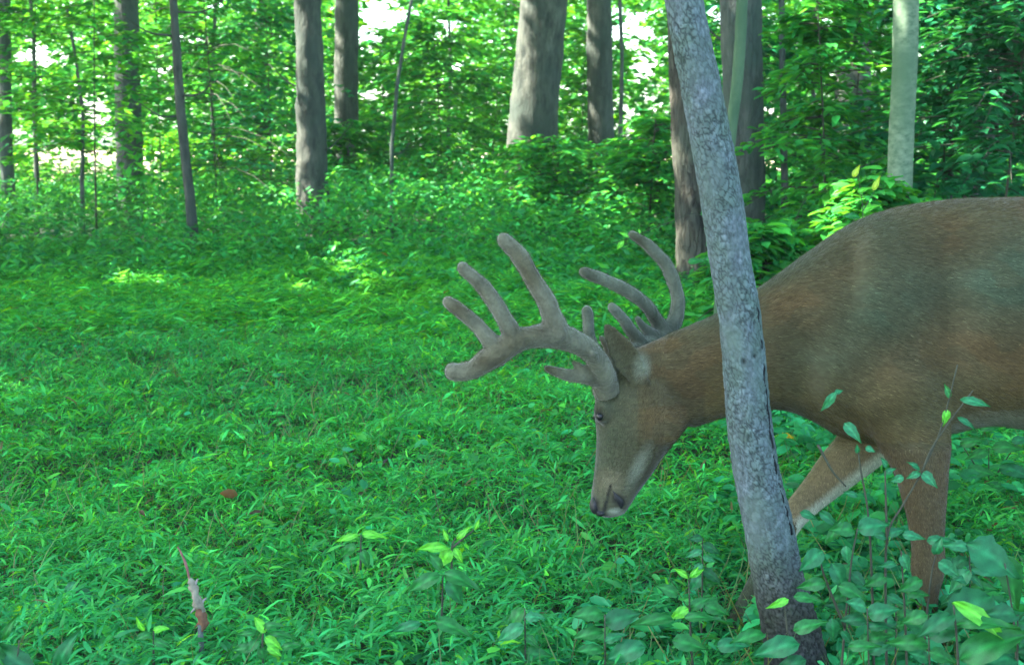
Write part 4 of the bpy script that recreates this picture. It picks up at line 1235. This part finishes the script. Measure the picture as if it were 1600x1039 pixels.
plant('woodland_plant', 'thin plant with one upright pale leaf before the brisket of the deer', (1318, 2.32),
      [[(1366, 1070, 0), (1362, 900, 0), (1356, 800, 0), (1345, 735, 0), (1340, 700, 0)], [(1278, 695, 0), (1300, 735, 0), (1322, 760, 0)]],
      [(1319, 661, 0, 50, -46, 65, .55, 'ovate', 'pale'), (1352, 699, 0, 22, -20, 60, .6, 'ovate', 'pale'), (1340, 708, 0, 18, 100, 60, .6, 'ovate', 'teal'),
       (1306, 612, 0, 48, 232, 70, .36, 'lance', 'pale'), (1304, 614, 0, 16, 20, 60, .6, 'ovate', 'teal'), (1340, 775, 0, 30, 160, 60, .5, 'ovate', 'teal')])
plant('woodland_plant', 'bushy plant with triangular drooping leaves right of the foot of the leaning tree', (1310, 2.25),
      [[(1312, 1080, 0), (1320, 980, 0), (1330, 880, 0), (1340, 825, 0)], [(1320, 980, 0), (1290, 905, 0), (1280, 870, 0)]],
      [(1285, 860, 0, 62, 215, 55, .6, 'ovate', 'teal'), (1300, 880, 0, 56, -60, 60, .62, 'ovate', 'teal'), (1340, 826, 0, 50, 15, 55, .6, 'ovate', 'teal'),
       (1335, 828, 0, 44, 170, 55, .55, 'ovate', 'green'), (1322, 852, -.02, 34, -85, 70, .65, 'ovate', 'pale'), (1280, 800, .02, 46, -35, 60, .45, 'ovate', 'teal'),
       (1250, 800, .03, 34, -20, 60, .5, 'ovate', 'teal'), (1290, 910, 0, 60, 190, 60, .5, 'ovate', 'green'), (1310, 915, -.02, 54, -20, 50, .6, 'ovate', 'green'), (1290, 850, 0, 54, 60, 45, .35, 'lance', 'green')])
plant('woodland_plant', 'plant with a large rounded pale leaf right of the hidden foreleg', (1470, 2.22),
      [[(1440, 1080, 0), (1446, 980, 0), (1455, 900, 0), (1462, 868, 0)], [(1418, 1080, 0), (1414, 960, 0), (1408, 860, 0)]],
      [(1466, 878, 0, 48, -28, 60, .78, 'round', 'pale'), (1408, 866, 0, 40, -60, 65, .6, 'ovate', 'pale'), (1460, 866, 0, 40, 75, 55, .55, 'ovate', 'teal'), (1400, 880, 0, 34, 185, 60, .5, 'ovate', 'teal'),
       (1440, 905, 0, 50, 200, 60, .5, 'ovate', 'green'), (1448, 845, .02, 44, 10, 50, .5, 'ovate', 'teal'), (1415, 925, 0, 42, 0, 50, .5, 'ovate', 'green')])
plant('woodland_plant', 'plant with very broad toothed leaves at the right edge of the picture', (1570, 2.15),
      [[(1590, 1090, 0), (1585, 980, 0), (1570, 880, 0)]],
      [(1512, 850, 0, 100, -28, 50, .62, 'toothed', 'teal'), (1565, 865, .04, 90, -70, 55, .6, 'toothed', 'green'), (1550, 930, -.1, 120, 200, 40, .55, 'toothed', 'dark'), (1600, 900, .1, 70, 150, 50, .5, 'ovate', 'green')])
plant('woodland_plant', 'plant with a long bright lance shaped leaf in the bottom right corner', (1560, 1.95),
      [[(1500, 1110, 0), (1495, 1000, 0), (1490, 945, 0)]],
      [(1490, 940, 0, 150, -32, 45, .26, 'lance', 'bright'), (1495, 975, 0, 120, 10, 30, .3, 'lance', 'green'), (1492, 960, 0, 90, 200, 40, .4, 'ovate', 'dark'), (1500, 1030, 0, 130, 30, 40, .4, 'ovate', 'green')])
plant('woodland_plant', 'plant with arching leaves hiding the root of the leaning tree', (1230, 2.14),
      [[(1240, 1090, 0), (1232, 1000, 0), (1225, 940, 0)]],
      [(1232, 936, 0, 48, 200, 70, .42, 'ovate', 'bright'), (1240, 932, 0, 52, -5, 40, .45, 'ovate', 'green'), (1196, 990, 0, 60, 180, 35, .5, 'ovate', 'green'), (1250, 1005, -.05, 88, 190, 40, .5, 'ovate', 'teal'),
       (1240, 985, -.02, 62, 25, 45, .45, 'ovate', 'green'), (1300, 965, .02, 44, -85, 65, .62, 'ovate', 'teal'), (1315, 985, 0, 34, -50, 65, .5, 'ovate', 'teal'), (1325, 1010, -.05, 60, 10, 50, .5, 'ovate', 'green'), (1260, 1030, -.05, 70, 200, 45, .5, 'ovate', 'dark')])
plant('woodland_plant', 'young plant with a star of bright top leaves left of the leaning tree', (1078, 2.38),
      [[(1080, 1020, 0), (1078, 960, 0), (1076, 905, 0)]],
      [(1078, 903, 0, 30, 60, 70, .36, 'lance', 'bright'), (1077, 902, 0, 32, 35, 60, .36, 'lance', 'bright'), (1076, 903, 0, 28, 140, 60, .4, 'lance', 'bright'), (1078, 950, 0, 50, 30, 55, .55, 'ovate', 'green'), (1076, 950, -.03, 44, 210, 55, .6, 'ovate', 'bright'),
       (1100, 945, 0, 44, -15, 50, .6, 'ovate', 'green'), (1060, 930, 0, 40, 150, 50, .5, 'ovate', 'green')], stem_mat=None)
plant('woodland_plant', 'plant of large oval leaves on the ground between the muzzle and the leaning tree', (1060, 2.32),
      [[(1085, 1070, 0), (1080, 1010, 0), (1078, 975, 0)]],
      [(1055, 968, 0, 72, 180, 30, .36, 'ovate', 'green'), (1070, 965, 0, 76, 5, 25, .36, 'ovate', 'green'), (1010, 1010, -.1, 74, 195, 40, .6, 'round', 'teal'), (1050, 1000, -.05, 60, -10, 50, .5, 'ovate', 'green'), (1120, 1010, -.05, 66, 10, 40, .5, 'ovate', 'teal'), (1120, 1045, 0, 66, -5, 30, .4, 'ovate', 'green')])
plant('woodland_plant', 'two leaved seedling standing in the grass left of centre', (565, 2.58),
      [[(563, 890, 0), (564, 835, 0)]],
      [(562, 836, 0, 52, 190, 45, .36, 'ovate', 'bright'), (566, 834, 0, 42, -5, 45, .45, 'ovate', 'bright'), (566, 858, 0, 40, -70, 60, .5, 'ovate', 'green'), (556, 850, .02, 36, 220, 60, .5, 'ovate', 'green')])
plant('woodland_plant', 'seedling with five bright yellow green leaves below the muzzle side of the meadow', (705, 2.58),
      [[(706, 905, 0), (706, 856, 0), (712, 840, 0)], [(706, 856, 0), (740, 828, 0)]],
      [(703, 856, 0, 50, 172, 45, .32, 'lance', 'bright'), (706, 858, 0, 40, 230, 60, .6, 'ovate', 'bright'), (710, 856, 0, 34, -60, 65, .45, 'ovate', 'bright'), (714, 842, 0, 32, 45, 60, .4, 'ovate', 'bright'), (742, 828, 0, 24, 70, 60, .4, 'lance', 'bright'), (700, 846, 0, 22, 110, 60, .4, 'lance', 'bright')])
plant('woodland_plant', 'wide plant of drooping broad leaves in the grass at the bottom centre', (690, 2.40),
      [[(690, 980, 0), (692, 900, 0)]],
      [(690, 898, 0, 76, 200, 40, .4, 'ovate', 'green'), (695, 896, 0, 84, -15, 35, .42, 'ovate', 'green'), (700, 905, .0, 60, -60, 55, .6, 'ovate', 'teal'), (690, 890, .05, 50, 120, 50, .5, 'ovate', 'green'), (680, 970, -.15, 90, -20, 40, .42, 'ovate', 'green'), (660, 975, -.15, 60, 190, 40, .42, 'ovate', 'teal')])
plant('woodland_plant', 'plant with a ring of small rounded leaves near the bottom left', (412, 2.22),
      [[(412, 1060, 0), (410, 1000, 0), (414, 980, 0)]],
      [(412, 978, 0, 50, 10, 40, .36, 'ovate', 'green'), (415, 988, 0, 34, 120, 60, .6, 'round', 'bright'), (402, 990, 0, 40, 175, 40, .34, 'ovate', 'green'), (414, 995, 0, 34, -35, 50, .5, 'ovate', 'bright'), (420, 988, 0, 50, -12, 45, .3, 'lance', 'green'),
       (405, 1000, 0, 34, 215, 55, .6, 'round', 'green'), (408, 1010, 0, 26, -80, 60, .6, 'round', 'green'), (418, 1008, 0, 36, -30, 50, .5, 'ovate', 'bright'), (440, 1012, 0, 36, 20, 40, .4, 'ovate', 'green'), (400, 1012, 0, 40, 180, 40, .45, 'ovate', 'green')])
plant('woodland_plant', 'plant with two rounded light leaves just left of the pale tipped twig', (240, 2.22),
      [[(240, 1040, 0), (240, 985, 0)]],
      [(240, 985, 0, 32, 20, 45, .45, 'round', 'bright'), (238, 990, 0, 36, 190, 40, .5, 'round', 'green'), (226, 985, 0, 26, 115, 65, .4, 'lance', 'bright'), (240, 1000, -.02, 34, -20, 50, .4, 'ovate', 'green')])
plant('woodland_plant', 'blurred broad blades rising in the bottom left corner', (20, 2.05),
      [[(20, 1100, 0), (30, 1000, 0)]],
      [(20, 1050, 0, 110, 130, 50, .3, 'lance', 'green'), (60, 1060, 0, 100, 135, 50, .35, 'lance', 'dark'), (5, 1000, .1, 60, 60, 60, .3, 'lance', 'green'), (90, 1040, .1, 80, 60, 50, .4, 'ovate', 'teal')])
plant('woodland_plant', 'plant of rounded leaves behind the near foreleg at the right edge', (1545, 3.5),
      [[(1545, 800, 0), (1545, 700, 0)], [(1545, 760, 0), (1590, 690, 0)], [(1545, 760, 0), (1500, 690, 0)]],
      [(1545, 705, 0, 48, 190, 50, .5, 'ovate', 'green'), (1550, 700, 0, 52, 5, 45, .45, 'ovate', 'green'), (1580, 690, 0, 44, 10, 50, .5, 'ovate', 'teal'), (1500, 695, 0, 40, 20, 50, .5, 'ovate', 'green'), (1510, 735, -.05, 50, 0, 45, .5, 'ovate', 'green'), (1560, 730, -.05, 56, -10, 45, .5, 'round', 'teal'), (1570, 760, -.1, 50, 180, 45, .5, 'ovate', 'green'), (1530, 670, .1, 44, 10, 50, .5, 'ovate', 'green'), (1590, 745, 0, 40, 30, 50, .6, 'round', 'teal')])
plant('woodland_plant', 'slender plant with two glowing yellow green leaves left of the pale trunk', (1345, 5.6),
      [[(1345, 420, 0), (1348, 330, 0), (1340, 270, 0)], [(1348, 330, 0), (1366, 300, 0)]],
      [(1333, 277, 0, 26, 66, 70, .5, 'ovate', 'yellow'), (1364, 298, 0, 32, 66, 70, .45, 'ovate', 'yellow'), (1345, 330, 0, 34, 20, 45, .4, 'ovate', 'bright'), (1345, 340, 0, 34, 170, 45, .4, 'ovate', 'green'), (1340, 300, 0, 26, 20, 45, .4, 'ovate', 'bright')])
plant('woodland_plant', 'twig of the sunlit bush with a few small leaves reaching left past the brown tree', (1100, 5.0),
      [[(1130, 520, 0), (1125, 400, 0), (1095, 336, 0), (1040, 350, 0), (985, 372, 0), (958, 380, 0)]],
      [(985, 372, 0, 22, 150, 50, .4, 'lance', 'bright'), (975, 376, 0, 20, 230, 50, .5, 'ovate', 'bright'), (1095, 336, 0, 26, 30, 50, .45, 'ovate', 'green'), (1075, 410, 0, 30, 10, 50, .45, 'ovate', 'green'), (1110, 330, 0, 26, 120, 50, .4, 'ovate', 'green'), (1125, 400, 0, 34, 200, 50, .45, 'ovate', 'green'), (1000, 368, 0, 14, 100, 50, .4, 'lance', 'bright')], stem_r=.0016)

EX = [(1355, 1000, 2.18, 8, 44, 'low plant with overlapping mid green leaves beside the dark stems right of the leaning tree'),
      (1400, 985, 2.35, 9, 40, 'leafy plant between the two forelegs of the deer'),
      (1515, 905, 2.45, 9, 46, 'leafy plant just right of the near foreleg'),
      (1590, 1010, 2.00, 7, 70, 'wide leaved plant filling the lowest right corner'),
      (1330, 935, 2.50, 8, 40, 'small leaved plant behind the triangular leaved plant'),
      (1098, 890, 2.60, 8, 34, 'slender dark stemmed plant just left of the leaning tree foot'),
      (945, 1010, 2.25, 6, 56, 'rounded leaf plant at the bottom edge below the muzzle'),
      (820, 1000, 2.30, 6, 44, 'dull green plant at the bottom edge left of the rounded leaf plant'),
      (1450, 1010, 2.05, 7, 54, 'dark leaved plant in front of the hoof of the near foreleg'),
      (120, 960, 2.60, 7, 36, 'small spreading plant in the grass at the far left')]
for (px, py, Y, nl, L, lab) in EX:
    gy = 214 + F_PX * (CAM_H + .09) / Y
    k = rng.uniform(-12, 12)
    stem = [(px + k, min(gy, 1110), 0), (px + k * .5, (py + min(gy, 1110)) / 2, 0), (px, py - 50, 0)]
    lv = []
    for i in range(nl):
        t = i / max(nl - 1, 1)
        lv.append((px + k * .3 * t, py - 50 + t * 70, rng.uniform(-.02, .02), L * rng.uniform(.75, 1.25), (rng.uniform(-50, 30) if i % 2 else rng.uniform(150, 230)), rng.uniform(30, 62), rng.uniform(.45, .66), str(rng.choice(['ovate', 'ovate', 'toothed'])), str(rng.choice(['green', 'teal', 'green', 'dark', 'pale'] if L < 60 else ['green', 'teal', 'dark']))))
    plant('woodland_plant', lab, (px, Y), [stem], lv)

# fallen golden leaf behind the leaning tree
o = bpy.data.objects.new('fallen_leaf', leaf_data('round', 'gold'))
COL.objects.link(o)
p = at(1222, 690, 4.0)
o.location = p; o.location.z = float(ground_z(p[0], p[1])) + .16; o.scale = (.055, .045, .05); o.rotation_euler = (R(25), R(10), R(30))
set_tag(o, 'small golden leaf lying in the grass right of the leaning tree', 'leaf')

# pale tipped broken twig at the bottom left
def snag():
    Y = 2.35
    root = thing('broken_twig', at(316, 1060, Y), 'broken twig with a pale peeling tip and rust red base above the grass', 'twig')
    root.location.z = float(ground_z(root.location.x, Y))
    def seg(name, rows, col, rough=.3):
        P = [np.concatenate([at(a, b, Y), [r * m_px(Y)]]) for (a, b, r) in rows]
        S = smooth_path(P, 26)
        V, F = tube(S[:, :3], S[:, 3], 12)
        c = V.copy()
        for i in range(len(V)):
            V[i] += np.array([1, 1, .3]) * mnoise.noise(Vector(V[i] * 90)) * .004 * rough
        link_mesh(name, np_mesh(name, V, F), plain_mat(name, col, .9, .1), root)
    seg('stalk', [(316, 1100, 3.6), (316, 1040, 4), (313, 975, 5)], (.09, .11, .10))
    seg('rusty_base', [(315, 985, 4), (318, 972, 7), (312, 955, 8), (309, 948, 6)], (.12, .065, .04), .8)
    seg('peeling_tip', [(314, 958, 7), (310, 943, 8), (304, 925, 6.5), (300, 910, 4.5), (297, 903, 2.5)], (.17, .16, .12), 1.4)
    for k, (a, b, c_, d_) in enumerate([(306, 925, 294, 916), (312, 945, 322, 934), (306, 950, 297, 958), (303, 915, 309, 904), (316, 968, 326, 975), (314, 972, 304, 980)]):
        seg('bark_flake', [(a, b, 2.6), ((a + c_) / 2 + 1, (b + d_) / 2 - 2, 1.9), (c_, d_, .8)], (.22, .2, .19) if k < 4 else (.15, .06, .04), .6)
    seg('side_twig', [(298, 912, 2), (290, 880, 2), (282, 862, 1.6), (278, 854, 1)], (.16, .08, .07))
snag()

# ------------------------------------------------------------------ thin haze volume added to soften the contrast of the distance
def haze():
    x0, x1, y0, y1, z0, z1 = -156, 156, -26, 306, -2.0, 13.0
    V = np.array([[x, y, z] for x in (x0, x1) for y in (y0, y1) for z in (z0, z1)], float)
    F = np.array([[0, 1, 3, 2], [4, 6, 7, 5], [0, 4, 5, 1], [2, 3, 7, 6], [0, 2, 6, 4], [1, 5, 7, 3]])
    m, nt, out = new_mat('haze_air')
    pv = nt.nodes.new('ShaderNodeVolumePrincipled')
    pv.inputs['Color'].default_value = (.72, .97, .86, 1)
    pv.inputs['Density'].default_value = HAZE
    pv.inputs['Anisotropy'].default_value = .2
    nt.links.new(pv.outputs[0], out.inputs['Volume'])
    o = link_mesh('haze', np_mesh('haze', V, F, smooth=False), m)
    set_tag(o, 'thin pale haze added to soften the distant wood', 'haze', kind='stuff')
HAZE = .0009
haze()
